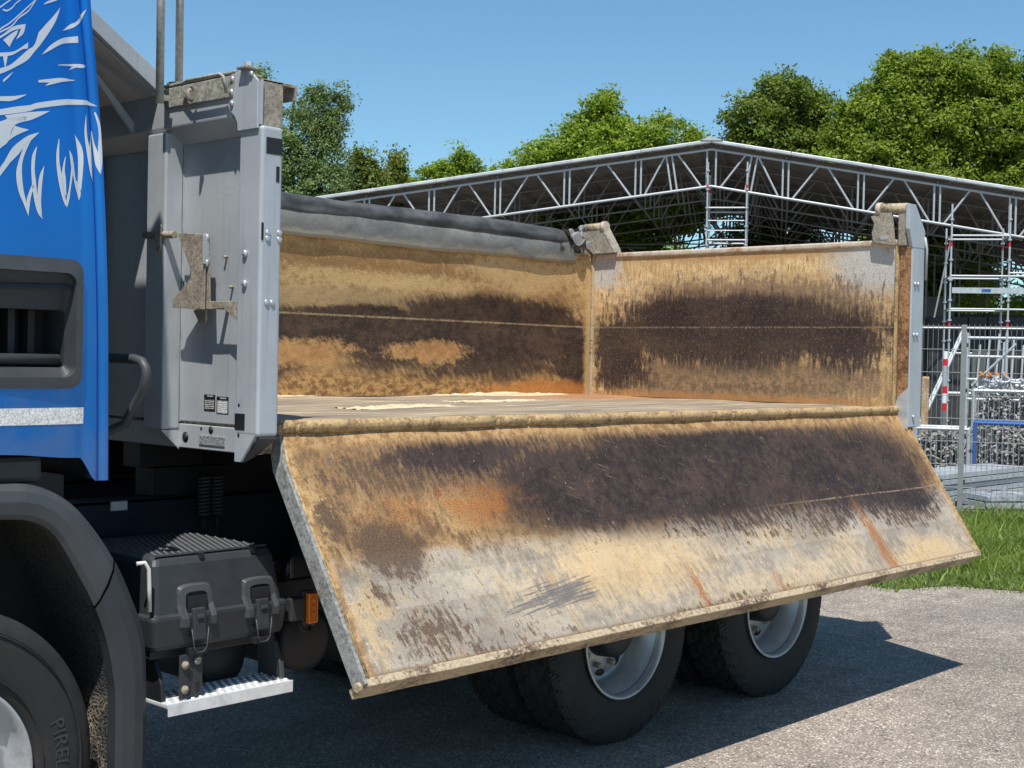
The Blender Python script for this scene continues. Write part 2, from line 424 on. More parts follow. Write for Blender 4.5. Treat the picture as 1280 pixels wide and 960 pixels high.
def sticker(name, rows, y0, y1, z0, z1, white_from, white_to, inv=False):
    """Rows of small illegible print on a black sticker on the headboard (y across, z up)."""
    g = G(name, 0.4)
    x, y, z = g.obj()
    u = (y1 - y) / (y1 - y0); v = (z1 - z) / (z1 - z0)
    fr = g.m('FRACT', v * rows)
    ch = g.noise(g.vec(u * 46.0, g.m('FLOOR', v * rows) * 7.3, 0), 1.0, 1.0, 0.5)
    line = g.sm(g.m('ABSOLUTE', fr - 0.5), 0.30, 0.22) * g.sm(ch, 0.44, 0.5)
    inside = g.sm(g.m('ABSOLUTE', u - 0.5), 0.45, 0.42) * g.sm(v, white_from - .01, white_from + .01) * g.sm(v, white_to + .01, white_to - .01)
    if inv:
        c = g.mix(inside * (1.0 - line * 0.75), (0.012, 0.012, 0.013, 1), (0.72, 0.72, 0.72, 1))
    else:
        c = g.mix(inside * line, (0.012, 0.012, 0.013, 1), (0.75, 0.75, 0.75, 1))
    head = g.sm(g.m('ABSOLUTE', v - 0.09), 0.05, 0.03) * g.sm(g.m('ABSOLUTE', u - 0.55), 0.28, 0.26) * g.sm(ch, 0.42, 0.5)
    c = g.mix(head, c, (0.6, 0.6, 0.6, 1))
    g.set("Base Color", c)
    return g.mat


def mesh_guard():
    g = G("spray_guard_mesh", 0.8)
    x, y, z = g.obj()
    v = g.vor(g.vec(y, z * 1.0, 0), 105.0)
    n = g.noise(None, 7.0, 7.0, 0.7)
    c = g.mix(g.sm(v, 0.30, 0.48), (0.006, 0.006, 0.006, 1), (0.055, 0.050, 0.045, 1))
    c = g.mix(g.sm(n, 0.46, 0.66) * g.sm(z, 0.80, 0.50) * g.sm(v, 0.25, 0.5), c, (0.36, 0.29, 0.20, 1))
    g.set("Base Color", c); g.bump(v, 0.8, 0.006)
    return g.mat


MT['flap'] = worn_flap(); MT['wall'] = worn_wall(); MT['gate'] = worn_gate()
MT['blue'] = blue_paint()
MT['feather'] = simple("silver_vinyl", (0.66, 0.67, 0.69, 1), 0.32, 0.25, 0.04)
def silver_paint():
    g = G("silver_grey_paint", 0.42, 0.15)
    x, y, z = g.obj()
    big = g.noise(None, 2.4, 7.0, 0.65)
    run = g.noise(g.vec((x + y) * 38.0, (x - y) * 38.0, z * 2.2), 1.0, 6.0, 0.65)
    sp = g.noise(None, 85.0, 5.0, 0.75)
    scr = g.noise(g.vec((x + y) * 4.0, z * 90.0, (x - y) * 4.0), 1.0, 4.0, 0.6)
    c = g.mul((0.42, 0.445, 0.465, 1), g.sm(big, 0.25, 0.75, 0.86, 1.10))
    c = g.mix(g.sm(run, 0.52, 0.72, 0, 0.30), c, (0.235, 0.215, 0.185, 1))
    c = g.mix(g.sm(big * 0.5 + sp * 0.5, 0.56, 0.66, 0, 0.45), c, (0.30, 0.275, 0.235, 1))
    c = g.mix(g.sm(scr, 0.68, 0.73, 0, 0.4), c, (0.58, 0.59, 0.60, 1))
    c = g.mix(g.sm(sp, 0.72, 0.78, 0, 0.6), c, (0.16, 0.10, 0.06, 1))
    g.set("Base Color", c); g.set("Roughness", g.sm(big, .3, .7, .36, .55)); g.bump(sp * .2 + big, 0.12, 0.01)
    return g.mat


MT['silver'] = silver_paint()
MT['galv'] = simple("galvanised_steel", (0.50, 0.52, 0.53, 1), 0.42, 0.35, 0.16, 14.0)
MT['galv_shaded'] = simple("shaded_scaffold_tube", (0.17, 0.17, 0.17, 1), 0.6, 0.1, 0.2, 6.0)  # same galvanised tube, colour darkened to stand in for shade under the hall roof
MT['galv_pole'] = simple("rough_galvanised_pole", (0.46, 0.455, 0.42, 1), 0.55, 0.1, 0.25, 60.0, 0.1)
MT['galv_bright'] = simple("bright_galvanised_tube", (0.45, 0.47, 0.48, 1), 0.45, 0.2, 0.22, 3.0)
MT['zinc'] = simple("zinc_bolts", (0.62, 0.63, 0.65, 1), 0.28, 0.7, 0.1)
MT['bracket'] = rusty_edge("dusty_brown_bracket", (0.25, 0.215, 0.165, 1), (0.34, 0.295, 0.225, 1), 0.5, 14.0)
MT['cap'] = rusty_edge("dull_galvanised_cap", (0.245, 0.24, 0.20, 1), (0.36, 0.355, 0.30, 1), 0.5, 22.0)
MT['tan_edge'] = rusty_edge("dusty_tan_steel", (0.24, 0.145, 0.068, 1), (0.46, 0.31, 0.145, 1), 0.47, 8.0)
MT['pale_edge'] = rusty_edge("dusty_pale_steel", (0.115, 0.072, 0.045, 1), (0.46, 0.36, 0.23, 1), 0.45, 3.2)
MT['grey_edge'] = rusty_edge("dirty_grey_steel", (0.165, 0.155, 0.125, 1), (0.27, 0.275, 0.26, 1), 0.45, 3.5)
MT['rusty'] = rusty_edge("flaking_rust", (0.13, 0.055, 0.024, 1), (0.36, 0.18, 0.075, 1), 0.5, 12.0)
MT['top_edge'] = rusty_edge("scuffed_top_edge", (0.56, 0.47, 0.36, 1), (0.33, 0.15, 0.06, 1), 0.58, 9.0)
MT['floor'] = floor_mat()
MT['sand'] = rusty_edge("pale_sand", (0.68, 0.55, 0.34, 1), (0.52, 0.40, 0.23, 1), 0.55, 20.0, 0.95)
MT['tarp'] = tarp_mat("grey_tarpaulin", (0.135, 0.135, 0.125, 1), (0.215, 0.21, 0.19, 1), (0.40, 0.35, 0.26, 1))
MT['tarp_dark'] = tarp_mat("dark_rolled_tarpaulin", (0.040, 0.041, 0.043, 1), (0.105, 0.104, 0.10, 1), (0.12, 0.12, 0.11, 1))
MT['plastic'] = simple("charcoal_plastic", (0.030, 0.033, 0.037, 1), 0.55, 0.0, 0.12, 9.0, 0.04, dirt=(0.075, 0.072, 0.066, 1), dirt_amt=0.35)
MT['plastic_grey'] = simple("grey_plastic", (0.050, 0.054, 0.058, 1), 0.5, 0.0, 0.12, 9.0, 0.03, dirt=(0.10, 0.10, 0.095, 1), dirt_amt=0.3)
MT['black'] = simple("black_chassis_paint", (0.012, 0.013, 0.016, 1), 0.55, 0.0, 0.2, 6.0, 0.03)
MT['navy'] = simple("dark_blue_chassis_paint", (0.010, 0.016, 0.032, 1), 0.5, 0.0, 0.2, 6.0, 0.03)
MT['rubber'] = simple("tyre_rubber", (0.017, 0.0165, 0.016, 1), 0.8, 0.0, 0.25, 12.0, 0.06, dirt=(0.060, 0.052, 0.043, 1), dirt_amt=0.45)
MT['rubber_mark'] = simple("tyre_lettering", (0.040, 0.038, 0.035, 1), 0.7, 0.0, 0.2, 40.0)
MT['rim'] = simple("silver_rim_paint", (0.46, 0.47, 0.48, 1), 0.36, 0.4, 0.14, 9.0, 0.0, dirt=(0.10, 0.085, 0.07, 1), dirt_amt=0.8)
MT['alu'] = simple("tread_plate_aluminium", (0.78, 0.79, 0.80, 1), 0.35, 0.35, 0.10, 25.0, 0.05, dirt=(0.40, 0.38, 0.35, 1), dirt_amt=0.5)
MT['amber'] = G("amber_lens", 0.15, 0.0, (0.75, 0.16, 0.008, 1), Coat_Weight=1.0).mat
MT['white_hose'] = simple("white_plastic", (0.62, 0.61, 0.58, 1), 0.5, 0.0, 0.1)
MT['tape'] = reflective()
MT['guard'] = mesh_guard()
MT['asphalt'] = asphalt()
MT['soil'] = rusty_edge("yard_gravel", (0.15, 0.14, 0.125, 1), (0.24, 0.225, 0.20, 1), 0.5, 2.0, 0.95)
MT['turf'] = rusty_edge("grass_soil", (0.045, 0.075, 0.018, 1), (0.10, 0.10, 0.045, 1), 0.55, 3.0, 0.95)
MT['fence'] = simple("grey_fence_coating", (0.26, 0.265, 0.26, 1), 0.5, 0.15, 0.08)
MT['roof_under'] = rusty_edge("weathered_roof_sheet", (0.125, 0.108, 0.095, 1), (0.185, 0.160, 0.140, 1), 0.5, 1.2, 0.8)
MT['roof_edge'] = simple("roof_edge_cover", (0.50, 0.52, 0.52, 1), 0.5, 0.2, 0.2, 2.0)
MT['dark_store'] = simple("dark_stored_goods", (0.03, 0.03, 0.03, 1), 0.7, 0.0, 0.4, 5.0)
MT['green_board'] = simple("dull_green_board", (0.10, 0.11, 0.095, 1), 0.8, 0.0, 0.15)
MT['red'] = simple("red_paint", (0.62, 0.02, 0.03, 1), 0.5)
MT['white'] = simple("white_paint", (0.80, 0.80, 0.79, 1), 0.5, 0.0, 0.06)
MT['blue_frame'] = simple("blue_frame_paint", (0.025, 0.10, 0.30, 1), 0.6, 0.0, 0.25)
MT['timber'] = rusty_edge("raw_timber", (0.33, 0.20, 0.10, 1), (0.52, 0.36, 0.20, 1), 0.5, 6.0, 0.85)
MT['orange'] = simple("orange_couplers", (0.55, 0.20, 0.04, 1), 0.7, 0.0, 0.3, 30.0)
MT['scrap'] = rusty_edge("mixed_couplers", (0.10, 0.085, 0.07, 1), (0.42, 0.40, 0.37, 1), 0.5, 14.0, 0.6)
MT['bark'] = rusty_edge("bark", (0.045, 0.035, 0.026, 1), (0.10, 0.082, 0.06, 1), 0.5, 10.0, 0.95)
MT['leaf_maple'] = leaf_mat("fresh_maple_leaves", (0.10, 0.19, 0.014, 1), (0.44, 0.55, 0.060, 1), 0.52)
MT['leaf_dark'] = leaf_mat("chestnut_leaves", (0.055, 0.10, 0.012, 1), (0.30, 0.38, 0.055, 1), 0.45)
MT['leaf_big'] = leaf_mat("broad_maple_leaves", (0.072, 0.14, 0.012, 1), (0.39, 0.48, 0.055, 1), 0.50)
MT['leaf_willow'] = leaf_mat("grey_green_willow_leaves", (0.10, 0.165, 0.050, 1), (0.30, 0.39, 0.13, 1), 0.45)
MT['leaf_bush'] = leaf_mat("olive_leaves", (0.095, 0.14, 0.02, 1), (0.32, 0.35, 0.065, 1), 0.44)
MT['grass'] = leaf_mat("grass_blades", (0.070, 0.15, 0.014, 1), (0.34, 0.42, 0.085, 1), 0.42)
MT['straw'] = leaf_mat("dry_grass", (0.22, 0.19, 0.09, 1), (0.36, 0.31, 0.16, 1), 0.2)

# ------------------------------------------------------------------ mesh helpers
class MB:
    def __init__(s): s.v, s.f, s.sm = [], [], []
    def add(s, vs, fs, smooth=False):
        o = len(s.v)
        s.v += [tuple(map(float, q)) for q in vs]
        for f in fs:
            s.f.append(tuple(i + o for i in f)); s.sm.append(smooth)
        return s
    def box(s, x0, x1, y0, y1, z0, z1):
        vs = [(x, y, z) for x in (x0, x1) for y in (y0, y1) for z in (z0, z1)]
        return s.add(vs, [(0, 1, 3, 2), (4, 6, 7, 5), (0, 4, 5, 1), (2, 3, 7, 6), (0, 2, 6, 4), (1, 5, 7, 3)])
    def hexa(s, bot, top):
        return s.add(list(bot) + list(top), [(3, 2, 1, 0), (4, 5, 6, 7), (0, 1, 5, 4), (1, 2, 6, 5), (2, 3, 7, 6), (3, 0, 4, 7)])
    def prism(s, pts, axis, a, b):
        n = len(pts)
        def mk(p, h):
            return {'x': (h, p[0], p[1]), 'y': (p[0], h, p[1]), 'z': (p[0], p[1], h)}[axis]
        vs = [mk(p, a) for p in pts] + [mk(p, b) for p in pts]
        fs = [tuple(range(n))[::-1], tuple(range(n, 2 * n))] + [(i, (i + 1) % n, n + (i + 1) % n, n + i) for i in range(n)]
        return s.add(vs, fs)
    def tube(s, pts, r, n=10, caps=True, smooth=True):
        pts = [Vector(p) for p in pts]
        rs = r if isinstance(r, (list, tuple)) else [r] * len(pts)
        vs, fs = [], []
        up = None
        for i, p in enumerate(pts):
            t = (pts[min(i + 1, len(pts) - 1)] - pts[max(i - 1, 0)]).normalized()
            if up is None:
                up = Vector((0, 0, 1)) if abs(t.z) < 0.9 else Vector((1, 0, 0))
            a = t.cross(up).normalized(); b = a.cross(t).normalized(); up = b
            for k in range(n):
                q = 2 * math.pi * k / n
                vs.append(p + (a * math.cos(q) + b * math.sin(q)) * rs[i])
        for i in range(len(pts) - 1):
            for k in range(n):
                fs.append((i * n + k, i * n + (k + 1) % n, (i + 1) * n + (k + 1) % n, (i + 1) * n + k))
        s.add(vs, fs, smooth)
        if caps:
            s.add([vs[k] for k in range(n)], [tuple(range(n))[::-1]])
            s.add([vs[(len(pts) - 1) * n + k] for k in range(n)], [tuple(range(n))])
        return s
    def lathe(s, prof, n=48, c=(0, 0, 0), smooth=True, a0=0.0):
        """profile of (y, r), turned about an axis along Y."""
        vs, fs = [], []
        for (h, r) in prof:
            for k in range(n):
                q = a0 + 2 * math.pi * k / n
                vs.append((c[0] + r * math.cos(q), c[1] + h, c[2] + r * math.sin(q)))
        for i in range(len(prof) - 1):
            for k in range(n):
                fs.append((i * n + k, i * n + (k + 1) % n, (i + 1) * n + (k + 1) % n, (i + 1) * n + k))
        return s.add(vs, fs, smooth)
    def grid(s, fn, us, vs_, smooth=True, skip=None):
        pts = [fn(u, v) for v in vs_ for u in us]
        nu = len(us); fs = []
        for j in range(len(vs_) - 1):
            for i in range(nu - 1):
                if skip and skip(i, j): continue
                fs.append((j * nu + i, j * nu + i + 1, (j + 1) * nu + i + 1, (j + 1) * nu + i))
        return s.add(pts, fs, smooth)
    def mesh(s, name):
        me = bpy.data.meshes.new(name)
        me.from_pydata(s.v, [], s.f)
        me.polygons.foreach_set("use_smooth", s.sm)
        me.update()
        return me


WM = {}                                       # world matrix of every object made


def link(o, parent=None, M=None):
    COL.objects.link(o)
    M = M or Matrix.Identity(4)
    WM[o.name] = M
    o.matrix_basis = M
    if parent is not None:
        o.parent = parent
        o.matrix_parent_inverse = WM[parent.name].inverted()
    return o


def obj(name, mb, mat, parent=None, bevel=0.0, M=None, seg=2, fix=True):
    me = mb if isinstance(mb, bpy.types.Mesh) else mb.mesh(name)
    if fix and not isinstance(mb, bpy.types.Mesh):
        bm = bmesh.new(); bm.from_mesh(me)
        bmesh.ops.remove_doubles(bm, verts=bm.verts, dist=1e-5)
        bmesh.ops.recalc_face_normals(bm, faces=bm.faces)
        bm.to_mesh(me); bm.free()
    if not me.materials: me.materials.append(MT[mat])
    o = link(bpy.data.objects.new(name, me), parent, M)
    if bevel:
        b = o.modifiers.new("edges", 'BEVEL'); b.width = bevel; b.segments = seg; b.limit_method = 'ANGLE'; b.angle_limit = rad(35)
        b.harden_normals = False
    return o


def tag(o, label, cat=None, group=None, kind=None):
    if label: o["label"] = label
    if cat: o["category"] = cat
    if group: o["group"] = group
    if kind: o["kind"] = kind
    return o


def thing(name, loc, label, cat, group=None):
    o = bpy.data.objects.new(name, None)
    o.empty_display_size = 0.2
    link(o, None, Matrix.Translation(Vector(loc)))
    return tag(o, label, cat, group)


def lab(o, label): o["label"] = label; return o


_unit = {}


def rod(name, a, b, r, mat, parent=None, n=8):
    """A straight tube from a to b that shares one mesh per material."""
    key = (mat, n)
    if key not in _unit:
        me = MB().tube([(0, 0, 0), (0, 0, 1)], 1.0, n).mesh("unit_tube")
        me.materials.append(MT[mat]); _unit[key] = me
    a, b = Vector(a), Vector(b)
    d = b - a
    q = d.to_track_quat('Z', 'Y').to_matrix().to_4x4()
    M = Matrix.Translation(a) @ q @ Matrix.Diagonal((r, r, d.length, 1))
    return link(bpy.data.objects.new(name, _unit[key]), parent, M)
FEATHERS = [
    ([(-0.929, 2.788), (-0.901, 2.822), (-0.878, 2.85), (-0.854, 2.882)],
     [(-0.923, 2.751), (-0.895, 2.793), (-0.872, 2.833), (-0.854, 2.882)]),
    ([(-1.099, 2.638), (-1.045, 2.661), (-1.018, 2.676), (-0.985, 2.708), (-0.963, 2.73), (-0.943, 2.747), (-0.929, 2.788)],
     [(-1.099, 2.62), (-1.045, 2.645), (-1.004, 2.67), (-0.965, 2.698), (-0.943, 2.726), (-0.923, 2.751), (-0.923, 2.751)]),
    ([(-1.1, 2.693), (-1.046, 2.705), (-1.007, 2.717), (-0.971, 2.745), (-0.963, 2.751)],
     [(-1.1, 2.682), (-1.046, 2.694), (-1.015, 2.704), (-0.982, 2.727), (-0.965, 2.732)]),
    ([(-1.046, 2.694), (-1.043, 2.679), (-1.04, 2.664)],
     [(-1.031, 2.698), (-1.033, 2.683), (-1.037, 2.665)]),
    ([(-0.913, 2.878), (-0.895, 2.892), (-0.85, 2.915)],
     [(-0.913, 2.877), (-0.879, 2.893), (-0.841, 2.914)]),
    ([(-0.847, 2.809), (-0.819, 2.835), (-0.801, 2.846), (-0.781, 2.872), (-0.764, 2.893)],
     [(-0.847, 2.809), (-0.813, 2.825), (-0.795, 2.839), (-0.774, 2.863), (-0.764, 2.893)]),
    ([(-0.918, 2.722), (-0.888, 2.757), (-0.848, 2.786), (-0.812, 2.798), (-0.794, 2.803)],
     [(-0.918, 2.722), (-0.888, 2.742), (-0.853, 2.766), (-0.821, 2.777), (-0.793, 2.782)]),
    ([(-0.861, 2.702), (-0.817, 2.712), (-0.787, 2.717), (-0.764, 2.717)],
     [(-0.861, 2.7), (-0.817, 2.706), (-0.787, 2.705), (-0.764, 2.711)]),
    ([(-0.82, 2.694), (-0.811, 2.704)],
     [(-0.819, 2.694), (-0.796, 2.706)]),
    ([(-0.928, 2.643), (-0.887, 2.654), (-0.849, 2.663), (-0.801, 2.665)],
     [(-0.928, 2.636), (-0.892, 2.642), (-0.857, 2.649), (-0.801, 2.664)]),
    ([(-0.904, 2.631), (-0.887, 2.645)],
     [(-0.903, 2.63), (-0.849, 2.651)]),
    ([(-1.064, 2.834), (-1.048, 2.848), (-1.021, 2.872), (-1.004, 2.888)],
     [(-1.064, 2.829), (-1.048, 2.843), (-1.021, 2.867), (-1.004, 2.883)]),
    ([(-1.048, 2.835), (-1.034, 2.835), (-1.018, 2.847), (-1.004, 2.864), (-0.976, 2.889)],
     [(-1.048, 2.83), (-1.034, 2.83), (-1.017, 2.843), (-1.004, 2.86), (-0.976, 2.884)]),
    ([(-1.063, 2.769), (-1.047, 2.783), (-1.025, 2.8), (-0.992, 2.833), (-0.97, 2.856), (-0.939, 2.888), (-0.931, 2.901)],
     [(-1.063, 2.764), (-1.047, 2.778), (-1.025, 2.795), (-0.992, 2.828), (-0.97, 2.851), (-0.939, 2.884), (-0.931, 2.896)]),
    ([(-1.058, 2.765), (-1.047, 2.773), (-1.02, 2.791), (-0.995, 2.822), (-0.964, 2.849), (-0.938, 2.889)],
     [(-1.058, 2.76), (-1.047, 2.768), (-1.019, 2.786), (-0.995, 2.817), (-0.964, 2.844), (-0.938, 2.884)]),
    ([(-1.063, 2.749), (-1.047, 2.759), (-1.011, 2.79), (-0.972, 2.805)],
     [(-1.063, 2.741), (-1.047, 2.752), (-1.014, 2.777), (-0.987, 2.788)]),
    ([(-0.972, 2.805), (-0.98, 2.775), (-1.002, 2.753)],
     [(-0.988, 2.788), (-0.994, 2.772), (-1.003, 2.753)]),
    ([(-1.046, 2.743), (-1.019, 2.767), (-0.997, 2.783)],
     [(-1.025, 2.725), (-1.015, 2.747), (-1.001, 2.769)]),
    ([(-1.045, 2.624), (-1.028, 2.64), (-1.012, 2.654)],
     [(-1.045, 2.616), (-1.026, 2.635), (-1.012, 2.654)]),
    ([(-1.085, 2.567), (-1.044, 2.575), (-1.011, 2.581), (-0.989, 2.587), (-0.969, 2.593)],
     [(-1.085, 2.557), (-1.044, 2.561), (-1.016, 2.566), (-0.991, 2.578), (-0.969, 2.591)]),
    ([(-1.071, 2.53), (-1.043, 2.538), (-1.002, 2.551), (-0.957, 2.562), (-0.932, 2.573), (-0.859, 2.594), (-0.815, 2.603), (-0.77, 2.607), (-0.746, 2.606), (-0.723, 2.596)],
     [(-1.07, 2.513), (-1.043, 2.52), (-1.002, 2.531), (-0.957, 2.544), (-0.931, 2.556), (-0.859, 2.576), (-0.815, 2.586), (-0.77, 2.592), (-0.746, 2.595), (-0.723, 2.595)]),
    ([(-1.038, 2.519), (-0.962, 2.54), (-0.889, 2.555)],
     [(-1.029, 2.51), (-0.965, 2.513), (-0.889, 2.554)]),
    ([(-1.07, 2.491), (-1.043, 2.503), (-1.026, 2.512), (-1.004, 2.519), (-0.966, 2.527)],
     [(-1.069, 2.405), (-1.042, 2.427), (-1.025, 2.445), (-1.007, 2.493), (-0.966, 2.513)]),
    ([(-1.007, 2.493), (-0.987, 2.49), (-0.959, 2.488)],
     [(-1.025, 2.445), (-1.001, 2.464), (-0.959, 2.487)]),
    ([(-1.041, 2.375), (-1.014, 2.423), (-0.986, 2.45), (-0.959, 2.47), (-0.924, 2.484)],
     [(-1.022, 2.377), (-0.991, 2.41), (-0.972, 2.436), (-0.95, 2.457), (-0.924, 2.483)]),
    ([(-1.057, 2.352), (-1.041, 2.377)],
     [(-1.057, 2.328), (-1.021, 2.377)]),
    ([(-0.974, 2.438), (-0.991, 2.388), (-0.999, 2.348), (-0.99, 2.298), (-0.972, 2.26), (-0.956, 2.225)],
     [(-0.951, 2.456), (-0.972, 2.409), (-0.98, 2.368), (-0.974, 2.305), (-0.964, 2.269), (-0.956, 2.225)]),
    ([(-0.956, 2.225), (-0.963, 2.269), (-0.956, 2.297), (-0.945, 2.324)],
     [(-0.956, 2.225), (-0.95, 2.276), (-0.943, 2.303), (-0.935, 2.32)]),
    ([(-0.931, 2.441), (-0.945, 2.415), (-0.949, 2.38), (-0.947, 2.34), (-0.943, 2.303), (-0.932, 2.256), (-0.921, 2.233), (-0.909, 2.222)],
     [(-0.93, 2.44), (-0.935, 2.408), (-0.937, 2.368), (-0.932, 2.331), (-0.927, 2.289), (-0.923, 2.263), (-0.913, 2.239), (-0.908, 2.222)]),
    ([(-0.906, 2.384), (-0.92, 2.354), (-0.925, 2.321), (-0.927, 2.284), (-0.918, 2.247)],
     [(-0.905, 2.382), (-0.911, 2.331), (-0.914, 2.277), (-0.912, 2.247), (-0.909, 2.222)]),
    ([(-0.856, 2.475), (-0.864, 2.425), (-0.86, 2.369), (-0.846, 2.308), (-0.834, 2.277), (-0.825, 2.265)],
     [(-0.854, 2.472), (-0.853, 2.405), (-0.844, 2.365), (-0.834, 2.309), (-0.828, 2.285), (-0.824, 2.265)]),
    ([(-0.833, 2.422), (-0.84, 2.396), (-0.844, 2.357), (-0.836, 2.309)],
     [(-0.831, 2.421), (-0.834, 2.38), (-0.83, 2.353), (-0.827, 2.299)]),
    ([(-0.82, 2.444), (-0.813, 2.399), (-0.812, 2.383), (-0.819, 2.322), (-0.827, 2.288), (-0.825, 2.265)],
     [(-0.818, 2.443), (-0.806, 2.424), (-0.803, 2.384), (-0.811, 2.333), (-0.817, 2.289), (-0.824, 2.265)]),
    ([(-0.806, 2.41), (-0.805, 2.375), (-0.796, 2.335), (-0.786, 2.309), (-0.781, 2.293)],
     [(-0.802, 2.408), (-0.793, 2.357), (-0.784, 2.347), (-0.774, 2.315), (-0.779, 2.293)]),
    ([(-0.798, 2.496), (-0.789, 2.451), (-0.785, 2.413), (-0.785, 2.347)],
     [(-0.797, 2.495), (-0.775, 2.461), (-0.768, 2.415), (-0.773, 2.321)]),
    ([(-0.763, 2.561), (-0.767, 2.506), (-0.758, 2.444), (-0.745, 2.382), (-0.734, 2.354)],
     [(-0.762, 2.562), (-0.758, 2.499), (-0.746, 2.451), (-0.736, 2.397), (-0.732, 2.356)]),
    ([(-0.744, 2.509), (-0.749, 2.459), (-0.743, 2.418)],
     [(-0.741, 2.507), (-0.74, 2.452), (-0.737, 2.405)]),
    ([(-0.738, 2.515), (-0.731, 2.469), (-0.721, 2.415), (-0.707, 2.381)],
     [(-0.735, 2.516), (-0.724, 2.476), (-0.712, 2.436), (-0.706, 2.381)]),
    ([(-0.73, 2.574), (-0.717, 2.518), (-0.716, 2.463), (-0.712, 2.422), (-0.707, 2.381)],
     [(-0.728, 2.577), (-0.711, 2.541), (-0.704, 2.478), (-0.701, 2.423), (-0.706, 2.381)]),
]

# ------------------------------------------------------------------ ground
FH = Vector((0.736, 0.677, 0)); RH = Vector((0.677, -0.736, 0))
me = MB().grid(lambda u, v: (u, v, 0.0), [-300, -40, -15, 0, 15, 40, 300], [-300, -40, -15, 0, 15, 40, 300], False)
tag(obj("ground", me, 'asphalt'), "pale weathered asphalt with exposed chippings", kind="structure")

# grass verge between asphalt and yard, edge wandering
FP = Vector((12.88, 3.26, 0)); F1 = Vector((0.3844, -0.9232, 0)); F2 = Vector((0.9232, 0.3844, 0))   # fence line
def verge_pt(s, t):
    wob = 0.16 * math.sin(s * 1.9 + 0.5) + 0.10 * math.sin(s * 4.7) + 0.06 * math.sin(s * 9.1 + 1.0)
    a = -5.68 + wob * (1 - t)
    return FP + F1 * s + F2 * (a * (1 - t) + 0.10 * t)
vg = MB().grid(lambda s, t: tuple(verge_pt(s, t) + Vector((0, 0, 0.006 + 0.03 * math.sin(math.pi * t)))), np.linspace(-30, 22, 400), np.linspace(0, 1, 5), True)
tag(obj("grass_verge_soil", vg, 'turf'), "green verge along the mesh fence", kind="structure")
yg = MB().grid(lambda s, t: tuple(FP + F1 * s + F2 * (0.10 + t) + Vector((0, 0, 0.005))), [-60, -20, 0, 20, 40], [0, 5, 20, 60], False)
tag(obj("yard_ground", yg, 'soil'), "grey gravel floor of the scaffold yard", kind="structure")


def blades(name, pts, hts, wid, mat, seed):
    r = np.random.default_rng(seed); n = len(pts)
    ang = r.uniform(0, 2 * np.pi, n); lean = r.normal(0, 0.62, (n, 2)) * hts[:, None]
    dx = np.cos(ang) * wid; dy = np.sin(ang) * wid
    V_ = np.zeros((n, 5, 3))
    V_[:, 0] = pts + np.c_[dx, dy, np.zeros(n)]; V_[:, 1] = pts - np.c_[dx, dy, np.zeros(n)]
    mid = pts + np.c_[lean[:, 0] * .35, lean[:, 1] * .35, hts * .55]
    V_[:, 2] = mid - np.c_[dx, dy, np.zeros(n)] * .7; V_[:, 3] = mid + np.c_[dx, dy, np.zeros(n)] * .7
    V_[:, 4] = pts + np.c_[lean[:, 0], lean[:, 1], hts]
    return fast_mesh(name, V_.reshape(-1, 3), [(0, 1, 2, 3), (3, 2, 4)], n, 5, mat)


def fast_mesh(name, verts, pattern, n, stride, mat):
    me = bpy.data.meshes.new(name)
    me.vertices.add(len(verts)); me.vertices.foreach_set("co", np.asarray(verts, np.float32).ravel())
    lens = np.tile([len(p) for p in pattern], n)
    flat = np.concatenate([np.array(p) for p in pattern])
    idx = (np.arange(n)[:, None] * stride + flat[None, :]).ravel()
    me.loops.add(len(idx)); me.loops.foreach_set("vertex_index", idx.astype(np.int32))
    me.polygons.add(len(lens))
    me.polygons.foreach_set("loop_start", np.concatenate([[0], np.cumsum(lens)[:-1]]).astype(np.int32))
    me.polygons.foreach_set("loop_total", lens.astype(np.int32))
    me.materials.append(MT[mat]); me.update(calc_edges=True); me.validate()
    return me


gp = []
r_ = np.random.default_rng(3)
for s0, s1, dens in ((-3.2, 3.2, 1500), (-9, -3.2, 220), (3.2, 8, 220)):
    k = int((s1 - s0) * 5.7 * dens)
    s = r_.uniform(s0, s1, k); t = r_.uniform(-0.035, 1, k); t = np.where((t < 0) & (r_.random(k) < 0.7), -t, t)
    for a, b in zip(s, t):
        gp.append(verge_pt(a, b))
gp = np.array([tuple(q) for q in gp]); tt = ((gp - np.array(FP)) @ np.array(F2) + 5.7) / 5.8
clump = 0.6 + 0.5 * np.sin(gp[:, 0] * 3.1 + 1.3 * np.sin(gp[:, 1] * 2.7)) * np.sin(gp[:, 1] * 3.7 + gp[:, 0])
h = (0.03 + 0.115 * np.clip(tt * 3.0, 0, 1)) * (0.55 + 0.75 * clump) * r_.uniform(0.5, 1.4, len(gp))
tag(obj("grass", blades("grass", gp, h, 0.006, 'grass', 5), 'grass'), "unmown green grass in front of the mesh fence", "grass", kind="stuff")
big = r_.random(len(gp)) < 0.035
tag(obj("tall_grass", blades("tall_grass", gp[big], h[big] * 1.6 + 0.03, 0.011, 'grass', 8), 'grass'), "taller broad bladed grass tufts standing out of the verge", "grass", kind="stuff")
sel = r_.random(len(gp)) < 0.05
tag(obj("dry_grass", blades("dry_grass", gp[sel], h[sel] * 1.15, 0.004, 'straw', 6), 'straw'), "dry straw stalks among the green grass of the verge", "grass", kind="stuff")

